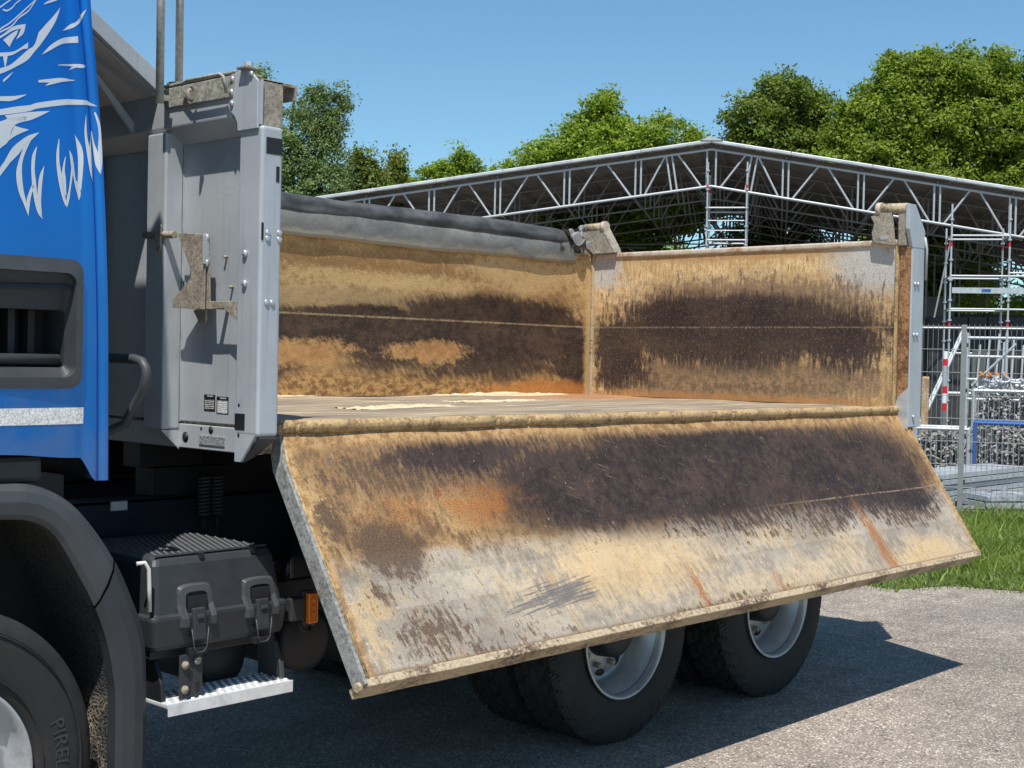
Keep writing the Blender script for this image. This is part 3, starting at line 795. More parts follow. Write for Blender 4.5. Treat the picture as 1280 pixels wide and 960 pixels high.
# loose chippings on the asphalt
ck = 2600
cs = np.c_[r_.uniform(-0.5, 9.0, ck), r_.uniform(-2.6, 3.0, ck), np.zeros(ck)]
sz = r_.uniform(0.003, 0.009, ck)
oct_ = np.array([(1, 0, 0), (0, 1, 0), (-1, 0, 0), (0, -1, 0), (0, 0, .8)])
vv = cs[:, None, :] + oct_[None] * sz[:, None, None] * r_.uniform(0.6, 1.3, (ck, 5, 1))
MT['chip'] = leaf_mat("loose_stone_chippings", (0.12, 0.10, 0.085, 1), (0.50, 0.45, 0.39, 1), 0.0)
tag(obj("loose_chippings", fast_mesh("loose_chippings", vv.reshape(-1, 3), [(0, 1, 4), (1, 2, 4), (2, 3, 4), (3, 0, 4)], ck, 5, 'chip'), 'chip'),
    "small loose stone chippings scattered over the asphalt", "gravel", kind="stuff")

# ------------------------------------------------------------------ the truck
ZF, H, L, W = 1.575, 1.0, 4.72, 2.42          # cargo floor level, board height, inner length and width
truck = thing("dump_truck", (1.9, 1.2, 0.0), "blue cab tipper truck with its rusty side board folded down", "truck")

# ---- wheels
def tyre_mesh(name, R, Wd, kind):
    n = 432 if kind == 'block' else 144
    side = [(0.035, 0.285), (0.012, 0.315), (0.002, 0.36), (0.0, 0.41), (0.006, 0.455), (0.014, R - 0.032), (0.024, R - 0.014)]
    m = 25
    tread = [0.034 + (Wd - 0.068) * i / (m - 1) for i in range(m)]
    prof = [(y, r, 0) for y, r in side] + [(y, R, 1) for y in tread] + [(Wd - y, r, 0) for y, r in side[::-1]]
    vs, fs, sm = [], [], []
    for j, (y, r, t) in enumerate(prof):
        for k in range(n):
            a = 2 * math.pi * k / n; rr = r
            if kind == 'block':
                if t or j in (5, 6, len(prof) - 6, len(prof) - 7):
                    u = (y - 0.03) / (Wd - 0.06); row = int(min(4, max(0, u * 5)))
                    fu = u * 5 - row
                    ph = (k + (row % 2) * 4 + int(4.4 * math.sin(fu * math.pi))) % 12
                    if t and (fu < 0.16 and row > 0): rr -= 0.013
                    elif ph < 3 and row not in (2,): rr -= 0.015
                    elif ph < 2: rr -= 0.010
            else:
                if t:
                    u = (y - 0.034) / (Wd - 0.068)
                    if min(abs(u - q) for q in (0.2, 0.4, 0.6, 0.8)) < 0.025: rr -= 0.012
                elif j in (6, len(prof) - 7) and k % 6 == 0: rr -= 0.006
            vs.append((rr * math.cos(a), y, rr * math.sin(a)))
    for j in range(len(prof) - 1):
        tr = prof[j][2] and prof[j + 1][2]
        for k in range(n):
            fs.append((j * n + k, j * n + (k + 1) % n, (j + 1) * n + (k + 1) % n, (j + 1) * n + k)); sm.append(not tr and not (kind == 'block' and (j in (4, 5, 6) or j in (len(prof) - 7, len(prof) - 8, len(prof) - 6))))
    b = MB(); b.v, b.f, b.sm = vs, fs, sm
    if kind == 'rib':       # raised rings on the side wall
        for r0 in (0.345, 0.475):
            b.lathe([(0.004, r0 - .003), (-0.002, r0), (0.004, r0 + .003)], 96)
    me = b.mesh(name); me.materials.append(MT['rubber']); return me


T_REAR = tyre_mesh("rear_tyre", 0.525, 0.295, 'block')
T_FRONT = tyre_mesh("front_tyre", 0.527, 0.31, 'rib')
rim_r = MB().lathe([(0.030, 0.287), (0.004, 0.300), (0.000, 0.309), (-0.004, 0.306), (-0.003, 0.296), (0.020, 0.288), (0.040, 0.286), (0.043, 0.278), (0.062, 0.274), (0.066, 0.264), (0.10, 0.260), (0.104, 0.255), (0.150, 0.252),
                    (0.165, 0.254), (0.172, 0.246), (0.178, 0.235), (0.165, 0.205), (0.150, 0.17), (0.148, 0.118)], 72).mesh("rear_rim")
rim_r.materials.append(MT['rim'])
hub_r = MB().lathe([(0.15, 0.125), (0.06, 0.118), (0.045, 0.105), (0.04, 0.07), (0.035, 0.0)], 40).mesh("rear_hub"); hub_r.materials.append(MT['black'])
rim_f = MB().lathe([(0.030, 0.287), (0.004, 0.300), (0.000, 0.309), (-0.004, 0.306), (-0.003, 0.296), (0.018, 0.286), (0.030, 0.268), (0.050, 0.255), (0.052, 0.235),
                    (0.020, 0.205), (0.000, 0.180), (-0.002, 0.13)], 72).mesh("front_rim"); rim_f.materials.append(MT['rim'])
hub_f = MB().lathe([(-0.002, 0.135), (-0.06, 0.128), (-0.075, 0.10), (-0.075, 0.0)], 40).mesh("front_hub"); hub_f.materials.append(MT['black'])
nut = MB().lathe([(0.0, 0.0), (0.0, 0.016), (-0.03, 0.016), (-0.034, 0.011), (-0.034, 0.0)], 6, smooth=False).mesh("wheel_nut"); nut.materials.append(MT['zinc'])


hand_hole = MB().lathe([(0.02, 1.0), (-0.006, 1.0), (-0.006, 0.0)], 16).mesh("hand_hole"); hand_hole.materials.append(MT['black'])
for v_ in hand_hole.vertices: v_.co = (v_.co.x * 0.017, v_.co.y, v_.co.z * 0.028)
nut.materials.clear(); nut.materials.append(MT['bracket'])


def wheel(x, y, near, front, spin=0.0):
    M = Matrix.Translation((x, y, 0.519)) @ Matrix.Rotation(0 if near else math.pi, 4, 'Z') @ Matrix.Rotation(spin, 4, 'Y')
    w = obj("front_wheel" if front else "rear_wheel", rim_f if front else rim_r, 'rim', truck, M=M)
    obj("tyre", T_FRONT if front else T_REAR, 'rubber', w, M=M)
    if not front: obj("tyre", T_REAR, 'rubber', w, M=M @ Matrix.Translation((0, 0.335, 0)) @ Matrix.Rotation(0.05, 4, 'Y'))
    obj("hub", hub_f if front else hub_r, 'black', w, M=M)
    if near:
        for k in range(10):
            a = 2 * math.pi * (k + .5) / 10
            if not front: obj("hand_hole", hand_hole, 'black', w, M=M @ Matrix.Translation((0.206 * math.cos(a + .3), 0.163, 0.206 * math.sin(a + .3))) @ Matrix.Rotation(-(a + .3), 4, 'Y'))
            obj("wheel_nut", nut, 'bracket', w, M=M @ Matrix.Translation((0.1675 * math.cos(a), -0.002 if front else 0.15, 0.1675 * math.sin(a))))
    return w


XW = 2.144
for k, x in enumerate((XW, XW + 1.35)):
    wheel(x, 0.045, True, False, 0.3 + k)
    wheel(x, 2.375, False, False, 0.8 + k)
XFW = -1.20
fw = wheel(XFW, 0.03, True, True, 0.15)
wheel(XFW, 2.39, False, True)

# raised maker's lettering on the front tyre's side wall
cu = bpy.data.curves.new("tyre_text", 'FONT'); cu.body = "PIRELLI"; cu.size = 0.070; cu.extrude = 0.0; cu.align_x = 'CENTER'; cu.resolution_u = 3
to = bpy.data.objects.new("tyre_text", cu); COL.objects.link(to)
bpy.context.view_layer.update()
tm = bpy.data.meshes.new_from_object(to.evaluated_get(bpy.context.evaluated_depsgraph_get()))
bpy.data.objects.remove(to)
tb = bmesh.new(); tb.from_mesh(tm)
bmesh.ops.subdivide_edges(tb, edges=[e for e in tb.edges if e.calc_length() > 0.02], cuts=2)
for v in tb.verts:
    rr = 0.385 + v.co.y * 0.95; a = rad(4) - v.co.x / 0.40      # reads clockwise round the wheel
    v.co = (rr * math.cos(a), -0.0018, rr * math.sin(a))
tb.to_mesh(tm); tb.free(); tm.materials.clear(); tm.materials.append(MT['rubber_mark'])
MW = Matrix.Translation((XFW, 0.03, 0.519))
lab(obj("tyre_lettering", tm, 'rubber_mark', fw, M=MW), "raised maker's lettering on the tyre wall")

# ---- chassis
b = MB()
for y in (0.80, 1.62):
    b.box(-2.6, 4.65, y, y + 0.02, 0.93, 1.24).box(-2.6, 4.65, y, y + 0.09, 1.221, 1.243).box(-2.6, 4.65, y, y + 0.09, 0.925, 0.947)
chassis = obj("chassis_frame", b, 'navy', truck, 0.004)
b = MB()
for x in (-1.9, -0.5, 0.9, 2.8, 4.4): b.box(x, x + 0.12, 0.82, 1.62, 1.0, 1.2)
obj("cross_member", b, 'black', chassis)
b = MB().box(0.0, 4.7, 0.78, 0.90, 1.247, 1.36).box(0.0, 4.7, 1.54, 1.66, 1.247, 1.36)
obj("subframe", b, 'black', truck, 0.004)
for x in (XW, XW + 1.35, XFW):
    a = obj("axle", MB().lathe([(0.25, 0.07), (0.9, 0.075), (1.05, 0.20), (1.21, 0.24), (1.37, 0.20), (1.52, 0.075), (2.17, 0.07)], 24), 'black', truck, M=Matrix.Translation((x, 0, 0.519)))
obj("leaf_spring", MB().tube([(XW - 0.1, 0.76, 0.72), (XW + .35, .76, .95), (XW + .7, 0.76, 1.0), (XW + 1.0, .76, .95), (XW + 1.45, 0.76, 0.72)], 0.05, 8), 'black', truck)
obj("fuel_tank", MB().box(0.62, 1.25, 0.16, 0.72, 0.55, 1.10), 'black', truck, 0.06, seg=4)
obj("air_tank", MB().lathe([(0, 0), (0.0, 0.10), (0.015, 0.125), (0.5, 0.125), (0.515, 0.1), (0.515, 0)], 32, (0.33, 0.20, 0.72)), 'black', truck)
obj("air_tank", MB().lathe([(0, 0), (0.0, 0.09), (0.015, 0.105), (0.4, 0.105), (0.4, 0)], 32, (-0.03, 0.24, 0.69)), 'black', truck)
# coiled hoses standing on the frame
for dx in (0.0, 0.065):
    b = MB()
    pts = [(0.205 + dx + 0.021 * math.cos(t), 0.72 + 0.021 * math.sin(t), 1.16 + 0.16 * t / (2 * math.pi * 11)) for t in np.linspace(0, 2 * math.pi * 11, 150)]
    b.tube(pts, 0.0065, 5); obj("coiled_hose", b, 'plastic_grey', truck)
    obj("hose_fitting", MB().tube([(0.205 + dx, .72, 1.10), (0.205 + dx, .72, 1.16)], 0.014, 8), 'black', truck)
obj("rating_plate", MB().box(-0.175, -0.105, 0.785, 0.795, 1.20, 1.235), 'white_hose', truck)

# ---- cargo floor
fl = obj("cargo_floor", MB().grid(lambda x, y: (x, y, ZF + 0.006 * math.sin(x * 5.1 + y * 3) * math.sin(y * 4 + 1)), np.linspace(0.0, L, 40), np.linspace(0.012, W, 20)), 'floor', truck)
obj("floor_slab", MB().box(-0.06, L, 0.012, W, ZF - 0.11, ZF - 0.010), 'pale_edge', fl, 0.004)
b = MB()
for k in range(9):
    x = 0.25 + k * 0.53; b.box(x, x + 0.07, 0.06, W - .06, ZF - 0.20, ZF - 0.112)
b.box(-0.05, 4.7, 0.79, 0.91, ZF - 0.212, ZF - 0.113).box(-0.05, 4.7, 1.53, 1.65, ZF - 0.212, ZF - 0.113)
obj("floor_bearer", b, 'black', fl)
for a, c_ in ((0.0, 0.075), (0.085, 1.13), (1.14, 1.325), (1.335, 2.71), (2.72, 2.89), (2.90, 4.60), (4.61, 4.725)):
    n = max(2, int((c_ - a) / 0.12))
    prof = [(0.0, 0.0), (0.0, 0.022), (0.003, 0.0255)] + [(c_ * 0 + (c_ - a) * i / n, 0.0255 + 0.0006 * math.sin(i * 2.3)) for i in range(1, n)] + [(c_ - a - 0.003, 0.0255), (c_ - a, 0.022), (c_ - a, 0)]
    o = obj("hinge_tube", MB().lathe(prof, 20), 'tan_edge', fl, M=Matrix.Translation((a, -0.004, ZF - 0.016)) @ Matrix.Rotation(-math.pi / 2, 4, 'Z'))
# sand left on the floor
def sand(x0, x1, y0, y1, hh, seed):
    r = random.Random(seed)
    ph = [r.uniform(0, 6) for _ in range(6)]
    def f(u, v):
        e = (4 * u * (1 - u)) * (4 * v * (1 - v)) ** 0.6
        nz_ = math.sin(u * 23 + ph[0] + 2 * math.sin(v * 9 + ph[1])) * math.sin(v * 11 + ph[2] + u * 7) + 0.6 * math.sin(u * 51 + ph[3]) * math.sin(v * 19 + u * 31 + ph[4])
        z = hh * (e * 1.1 - 0.45 + 0.40 * nz_)
        z = max(z, -0.012)
        return (x0 + (x1 - x0) * u, y0 + (y1 - y0) * v, ZF + 0.002 + z)
    return MB().grid(f, np.linspace(0, 1, 60), np.linspace(0, 1, 16))
for q in ((1.15, 1.95, 0.85, 1.05, 0.014, 1), (0.15, 1.1, 1.65, 1.85, 0.012, 2), (2.4, 3.3, 1.45, 1.6, 0.008, 3), (3.0, 4.5, 2.32, 2.41, 0.022, 4), (0.9, 2.2, 2.34, 2.41, 0.018, 5)):
    o = obj("sand_heap", sand(*q), 'sand'); 
    SANDL = {1: "pale sand ridge near the hinge tube on the truck's cargo floor", 2: "pale sand smear behind the front post on the cargo floor",
             3: "thin pale sand streak across the middle of the cargo floor", 4: "pale sand along the foot of the side wall near the tailgate",
             5: "pale sand along the foot of the side wall under the tarpaulin"}
    tag(o, SANDL[q[5]], "sand", "sand left on the cargo floor")

# ---- far side wall with tarpaulin
def wall_fn(x, v):
    tri = 1 - abs(v - 0.49) / 0.51
    ends = min(1, max(0, (4.70 - x) / 0.22))
    y = W + 0.035 * tri * ends + 0.006 * math.sin(x * 3.3 + 1) * math.sin(v * 3.1)
    return (x, y, ZF + v * H)
xs = list(np.linspace(0.0, 4.4, 45)) + [4.48, 4.55, 4.62, 4.70]
sw = obj("side_wall", MB().grid(wall_fn, xs, [0, .12, .25, .37, .45, .49, .53, .62, .75, .88, 1.0]), 'wall', truck)
obj("outer_skin", MB().box(0.0, 4.70, W + 0.055, W + 0.075, ZF - 0.05, ZF + H - 0.01), 'silver', sw)
obj("top_rail", MB().box(0.0, 4.70, W - 0.004, W + 0.08, ZF + H + 0.001, ZF + H + 0.022), 'tan_edge', sw, 0.006)
obj("corner_post", MB().box(4.71, 4.80, W - 0.02, W + 0.10, ZF - 0.08, ZF + H + 0.015), 'pale_edge', truck, 0.006)

def tarp_fn(u, s):
    x = u * 4.50 + 0.02
    wv = math.sin(x * 2.1) * 0.5 + math.sin(x * 5.3 + 1.1) * 0.3 + math.sin(x * 11.7 + s * 3) * 0.15
    if s < 0.5:                                   # skirt hanging inside the wall
        k = s / 0.5
        xx = x - (0.10 * k if u > 0.97 else 0)
        return (xx, W - 0.010 - 0.006 * k + 0.035 * k ** 5 - 0.007 * math.sin(k * math.pi) * (1 + .8 * wv) + 0.003 * wv - 0.0025 * abs(math.sin(x * 3.3 + k * 1.7 + math.sin(x * 2.3) * 2)) * (0.3 + k) - 0.0012 * abs(math.sin(x * 11.0 - k * 4)), 2.518 + 0.185 * k + 0.010 * wv * (1 - k) + 0.010 * math.sin(x * 1.4))
    return None
xs2 = np.linspace(0, 1, 110)
sk = MB().grid(tarp_fn, xs2, np.linspace(0, 0.499, 9))
tarp = obj("tarpaulin", sk, 'tarp', truck)
lab(tarp, "grey tarpaulin hanging over the top of the far side wall")
tarp.modifiers.new("thick", 'SOLIDIFY').thickness = 0.004
def roll_fn(x, a):
    k = a / (1.25 * math.pi)
    rr = 0.074 + 0.0025 * math.sin(x * 1.7 + math.sin(a * 1.3)) + 0.004 * math.sin(x * 2.1 + a * 5.0) + 0.0022 * math.sin(x * 5.3 - a * 9) + 0.0012 * math.sin(x * 21 + a * 7)
    rr *= 1.0 if x < 4.3 else max(0.55, 1 - (x - 4.3) * 1.5)
    sag = 0.012 * math.sin(x * 1.3)
    return (x + 0.02 * math.sin(a * 5 + x * 2), W + 0.048 - rr * 0.95 * math.cos(a), 2.702 + sag + 0.010 * math.sin(x * 2.2) - 0.010 * x / 4.5 + rr * 0.98 * math.sin(a))
rl = MB().grid(lambda x, a: roll_fn(x, a), np.linspace(0.02, 4.52, 150), np.linspace(-0.35 * math.pi, 1.35 * math.pi, 26))
obj("rolled_cloth", rl, 'tarp_dark', tarp)
# crumpled end of the cloth near the tailgate
def crum(u, v):
    x = 4.40 + 0.24 * u
    return (x, W - 0.06 + 0.16 * v + 0.02 * math.sin(u * 9 + v * 5), 2.60 + 0.16 * math.sin(math.pi * min(1, v + .18)) * (1 - 0.55 * u) + 0.022 * math.sin(u * 13 + v * 11) + 0.012 * math.sin(v * 23 - u * 7))
obj("crumpled_end", MB().grid(crum, np.linspace(0, 1, 22), np.linspace(0, 1, 22)), 'tarp', tarp)
obj("corner_flap", MB().grid(lambda u, v: (4.50 + 0.10 * u + .03 * v, W - 0.02 + 0.14 * v + 0.02 * math.sin(u * 5), 2.70 + 0.10 * u * (1 - .6 * v) - 0.05 * v * v), np.linspace(0, 1, 8), np.linspace(0, 1, 8)), 'tarp_dark', tarp)
obj("roll_shaft", MB().tube([(4.3, W + 0.06, 2.665), (4.74, W + 0.06, 2.655)], 0.019, 12), 'galv', tarp)

# ---- tailgate
tg = obj("tailgate", MB().grid(lambda y, v: (L + 0.004 * math.sin(y * 4) * math.sin(v * 3) + (0.012 * (1 - abs(v - .49) / .51)), y, ZF + v * H), np.linspace(0.0, W, 40), [0, .12, .25, .4, .46, .49, .52, .62, .75, .88, .95, 1.0]), 'gate', truck)
obj("outer_skin", MB().box(L + 0.03, L + 0.07, -0.0, W, ZF - 0.06, ZF + H - 0.004), 'silver', tg, 0.004)
obj("top_rail", MB().box(L - 0.012, L + 0.075, 0.0, W, ZF + H - 0.012, ZF + H + 0.026), 'top_edge', tg, 0.012, seg=3)
obj("edge_strip", MB().box(L - 0.012, L + 0.02, 0.002, 0.022, ZF, ZF + H - 0.014), 'tan_edge', tg, 0.003)
obj("edge_strip", MB().box(L - 0.012, L + 0.02, W - 0.012, W - 0.004, ZF, ZF + H + 0.05), 'pale_edge', tg, 0.003)


def hinge(y0, sgn, par, pts=None):
    """Tailgate top hinge: folded plate, side cheek, pin; y0 is the post face, sgn turns towards the middle."""
    Y = lambda a: y0 + sgn * a
    pts = pts or [(Y(0.02), 2.56), (Y(0.165), 2.585), (Y(0.175), 2.645), (Y(0.16), 2.70), (Y(0.185), 2.745), (Y(0.125), 2.765), (Y(0.085), 2.79), (Y(0.045), 2.775)]
    o = obj("hinge_plate", MB().prism(pts, 'x', L - 0.045, L - 0.025), 'bracket', par, 0.003)
    obj("plate_slot", MB().prism([(Y(.07), 2.60), (Y(.11), 2.60), (Y(.118), 2.608), (Y(.11), 2.616), (Y(.07), 2.616), (Y(.062), 2.608)], 'x', L - 0.0475, L - 0.0452), 'galv_bright', par)
    obj("hinge_pin", MB().tube([(L - .02, Y(0.115), 2.790), (L - .02, Y(-0.05), 2.785)], 0.033, 16), 'pale_edge', par)
    obj("pin_collar", MB().tube([(L - .02, Y(0.15), 2.791), (L - .02, Y(0.117), 2.790)], 0.040, 16), 'top_edge', par)
    cheek = [(L - 0.05, 2.81), (L + 0.03, 2.81), (L + 0.16, 2.66), (L + 0.16, 2.55), (L - 0.0, 2.55), (L - 0.05, 2.66)]
    obj("cheek_plate", MB().prism(cheek, 'y', min(Y(-0.052), Y(-0.078)), max(Y(-0.052), Y(-0.078))), 'silver', par, 0.003)
    arm = [(L - 0.045, 2.80), (L - 0.015, 2.82), (L + 0.02, 2.72), (L + 0.02, 2.56), (L - 0.03, 2.56)]
    obj("hinge_arm", MB().prism(arm, 'y', min(Y(0.002), Y(-0.048)), max(Y(0.002), Y(-0.048))), 'bracket', par, 0.003)
hinge(-0.006, 1, tg)
hinge(W + 0.012, -1, tg, [(2.53, 2.80), (2.44, 2.815), (2.30, 2.775), (2.235, 2.70), (2.18, 2.60), (2.38, 2.592), (2.46, 2.66)])
obj("plate_flange", MB().hexa([(L - .048, 2.30, 2.765), (L - .048, 2.185, 2.60), (L + .03, 2.175, 2.60), (L + .03, 2.29, 2.775)], [(L - .048, 2.305, 2.785), (L - .048, 2.20, 2.635), (L + .03, 2.19, 2.635), (L + .03, 2.295, 2.795)]), 'bracket', tg, 0.003)

# rear corner post on the near side
rp = obj("rear_post", MB().box(L + 0.004, L + 0.165, -0.082, -0.004, 1.455, 2.56), 'silver', truck, 0.006)
obj("rusty_liner", MB().box(L - 0.006, L + 0.002, -0.074, -0.008, 1.60, 2.555), 'rusty', rp)
obj("foot_plate", MB().prism([(-0.085, 1.44), (0.01, 1.50), (0.01, 1.56), (-0.02, 1.64), (-0.085, 1.70)], 'x', L - 0.018, L - 0.008), 'galv', rp, 0.002)
bolt = MB().lathe([(0, 0), (0.0, 0.013), (-0.006, 0.0135), (-0.010, 0.010), (-0.012, 0)], 10).mesh("bolt"); bolt.materials.append(MT['zinc'])
for x, z in ((4.76, 2.33), (4.80, 2.33), (4.76, 2.02), (4.80, 2.02), (4.78, 1.52)):
    obj("bolt", bolt, 'zinc', rp, M=Matrix.Translation((x, -0.084, z)))
obj("side_rod", MB().tube([(L + 0.15, -0.088, 2.62), (L + 0.175, -0.09, 2.55), (L + 0.17, -0.09, 2.36)], 0.008, 8), 'galv_bright', rp)

# ---- near side board, folded down on its hinge
dv = Vector((0, -0.54498, -0.83845)); nn = Vector((0, -0.83845, 0.54498))
MF = Matrix(((1, 0, 0, 0), (0, dv.y, -nn.y, 0), (0, dv.z, -nn.z, 0), (0, 0, 0, 1)))
MF = Matrix.Translation((0.0, -0.012, ZF - 0.036)) @ MF
LB, XB0, XB1 = 0.955, -0.005, 4.765
def side_x(v, end):
    if end == 0: return XB0 + (0.03 if v < 0.02 else 0.03 * max(0, 1 - v / 0.12))
    return XB1 - 0.045 * max(0, 1 - v / 0.14)
def flap_fn(u, v):
    a, c_ = side_x(v, 0), side_x(v, 1)
    x = a + (c_ - a) * u
    tri = 1 - abs(v - 0.49) / 0.49
    ends = min(1, max(0, (x - 0.03) / 0.15)) * min(1, max(0, (4.74 - x) / 0.15))
    w = 0.030 * tri * ends + 0.004 * math.sin(x * 3.1 + 2) * math.sin(v * 7) * ends + 0.0025 * math.sin(x * 8.3 + v * 9) * ends
    return (x, v, w)
us = [0, .006, .012, .02, .035] + list(np.linspace(.05, .95, 70)) + [.965, .98, .988, .994, 1]
flap = obj("drop_side", MB().grid(flap_fn, us, list(np.linspace(0, 0.44, 14)) + [0.47, 0.49, 0.51] + list(np.linspace(.54, LB, 14))), 'flap', truck, M=MF)
lab(flap, "rusty folded-down side board with dark bitumen and clay stains")
TH = 0.100; TE = 0.066
b = MB().prism([(side_x(v, 0), v) for v in (0, .12, LB)] + [(XB1, LB), (XB1, .14), (side_x(0, 1), 0)], 'z', TE - 0.012, TE)
obj("back_sheet", b, 'silver', flap, M=MF)
b = MB()
n = 60
for i in range(n):
    x0 = XB0 - .004 + (XB1 - XB0 + .008) * i / n; x1 = XB0 - .004 + (XB1 - XB0 + .008) * (i + 1) / n
    q = lambda x: 0.0012 * math.sin(x * 3.0) + 0.0006 * math.sin(x * 19)
    if True:
        vs = []
        for x in (x0, x1):
            k = q(x); vs += [(x, LB - 0.014, -0.004 + k), (x, LB + 0.016 + k, -0.006 + k), (x, LB + 0.020 + k, TH + .002), (x, LB - 0.014, TH + .002)]
        fs = [(0, 1, 5, 4), (1, 2, 6, 5), (2, 3, 7, 6), (3, 0, 4, 7)]
        if i == 0: fs.append((3, 2, 1, 0))
        if i == n - 1: fs.append((4, 5, 6, 7))
        b.add(vs, fs)
obj("lower_rail", b, 'pale_edge', flap, 0.003, M=MF)
def end_bar(x0, x1, v0, v1, e, mat):
    m_ = MB()
    m_.add([(x0 + (0.03 if e == 0 else -0.045), v0, -0.003), (x1 + (0.03 if e == 0 else -0.045), v0, -0.003), (x1, v0 + .12, -0.003), (x0, v0 + .12, -0.003), (x1, v1, -0.003), (x0, v1, -0.003)] +
           [(x0 + (0.03 if e == 0 else -0.045), v0, TE), (x1 + (0.03 if e == 0 else -0.045), v0, TE), (x1, v0 + .12, TE), (x0, v0 + .12, TE), (x1, v1, TE), (x0, v1, TE)],
           [(0, 1, 2, 3), (3, 2, 4, 5), (6, 9, 8, 7), (9, 11, 10, 8), (0, 6, 7, 1), (1, 7, 8, 2), (2, 8, 10, 4), (4, 10, 11, 5), (5, 11, 9, 3), (3, 9, 6, 0)])
    return obj("end_plate", m_, mat, flap, 0.003, M=MF)
end_bar(XB0 - 0.016, XB0 - 0.001, 0.0, LB + .006, 0, 'grey_edge')
end_bar(XB1 + 0.001, XB1 + 0.014, 0.02, LB + .006, 1, 'tan_edge')
obj("weld_bead", MB().tube([(XB0 + 0.032, 0.02, 0.002), (XB0 + 0.004, 0.13, 0.001), (XB0 + 0.006, LB * .5, 0.002), (XB0 + .006, LB - .01, 0.001)], 0.007, 6), 'tan_edge', flap, M=MF)
obj("latch_stub", MB().tube([(XB0 - 0.004, LB - 0.0, 0.03), (XB0 - 0.030, LB + 0.003, 0.03)], 0.016, 12), 'pale_edge', flap, M=MF)

# ---- headboard
XP, XPF = -0.070, -0.092                      # panel face and corner-post face
hb = obj("headboard", MB().box(XP, -0.012, 0.02, 2.32, 1.562, 2.70), 'silver', truck, 0.003)
obj("lower_plate", MB().box(XP - 0.002, -0.03, 0.02, 2.32, 1.462, 1.552), 'silver', hb, 0.003)
for y in (0.487, 1.81):
    b = MB().box(-0.150, XP - 0.001, y, y + 0.125, 1.53, 2.64)
    obj("stiffening_rib", b, 'silver', hb, 0.008, seg=3)
    obj("rib_foot", MB().prism([(-0.150, 1.528), (XP - .001, 1.528), (XP - .001, 1.455)], 'y', y + 0.002, y + 0.010), 'silver', hb)
obj("stiffening_rib", MB().box(-0.110, XP - 0.001, 1.12, 1.30, 1.53, 2.64), 'silver', hb, 0.008)
obj("seam_strip", MB().box(XP - 0.004, XP - 0.0005, 0.481, 0.4865, 1.56, 2.60), 'galv', hb)
tb_ = [(-0.142, 2.655), (-0.142, 2.795), (-0.05, 2.805), (-0.02, 2.72), (XP - .002, 2.596)]
obj("top_beam", MB().prism(tb_, 'y', 0.099, 2.31), 'silver', hb, 0.006)
obj("beam_cap", MB().prism([(0.065, 2.800), (0.075, 2.722), (0.495, 2.727), (0.53, 2.80)], 'x', -0.1505, -0.1425), 'cap', hb, 0.003)
obj("cap_top", MB().box(-0.149, -0.03, 0.065, 0.53, 2.806, 2.816), 'cap', hb, 0.003)
obj("cap_handle", MB().tube([(-0.172, 0.36, 2.795), (-0.19, 0.30, 2.800), (-0.19, 0.10, 2.800), (-0.185, 0.085, 2.79), (-0.172, 0.082, 2.735)], 0.006, 8), 'cap', hb)
obj("cap_hook", MB().tube([(-0.172, 0.29, 2.775), (-0.192, 0.285, 2.760), (-0.195, 0.285, 2.735), (-0.176, 0.285, 2.728)], 0.008, 8), 'bracket', hb)
# canopy over the gap behind the cab
can = [(-0.13, 2.79), (-0.13, 2.86), (-0.62, 3.17), (-1.15, 3.48), (-1.15, 3.42), (-0.62, 3.11), (-0.16, 2.80)]
obj("cab_guard_lip", MB().prism(can, 'y', 0.545, 0.575), 'silver', hb, 0.003)
cn = MB().add([(-0.13, 0.576, 2.792), (-0.13, 1.85, 2.792), (-0.62, 1.85, 3.11), (-0.62, 0.576, 3.11), (-1.14, 1.85, 3.42), (-1.14, 0.576, 3.42)], [(0, 1, 2, 3), (3, 2, 4, 5)])
o = obj("cab_guard", cn, 'silver', hb); o.modifiers.new("thick", 'SOLIDIFY').thickness = 0.012
for y in (0.72, 1.2, 1.7):
    obj("guard_brace", MB().prism([(-0.143, 2.66), (-0.143, 2.70), (-0.39, 2.95), (-0.41, 2.95)], 'y', y, y + 0.015), 'silver', hb)

# corner post, with its folded foot
post = obj("front_post", MB().box(XPF, 0.0, -0.022, 0.112, 1.532, 2.612), 'silver', truck, 0.013, seg=4)
ft = MB().add([(XPF + .001, -0.016, 1.545), (XPF + .001, 0.108, 1.545), (XPF + .001, 0.108, 1.44), (XPF + .001, 0.075, 1.44),
               (XPF + .012, -0.016, 1.545), (XPF + .012, 0.108, 1.545), (XPF + .012, 0.108, 1.44), (XPF + .012, 0.075, 1.44)],
              [(0, 1, 2, 3), (7, 6, 5, 4), (0, 4, 5, 1), (1, 5, 6, 2), (2, 6, 7, 3), (3, 7, 4, 0)])
obj("post_foot", ft, 'silver', post)
ft = MB().add([(XPF + .012, 0.075, 1.44), (XPF + .012, -0.016, 1.531), (-0.004, -0.016, 1.531), (-0.03, 0.075, 1.46)], [(0, 1, 2, 3)])
o = obj("post_foot_web", ft, 'plastic_grey', post); o.modifiers.new("thick", 'SOLIDIFY').thickness = 0.006
gus = [(0.157, 2.675), (0.159, 2.795), (0.148, 2.806), (0.05, 2.812), (-0.004, 2.765), (-0.006, 2.60), (0.108, 2.60), (0.112, 2.63), (0.128, 2.655)]
obj("gusset_plate", MB().prism(gus, 'x', XPF - 0.010, XPF - 0.001), 'silver', post, 0.002)
obj("gusset_side", MB().prism([(XPF - 0.001, 2.615), (XPF - .001, 2.76), (-0.078, 2.77), (-0.078, 2.615)], 'y', -0.005, 0.0), 'silver', post)
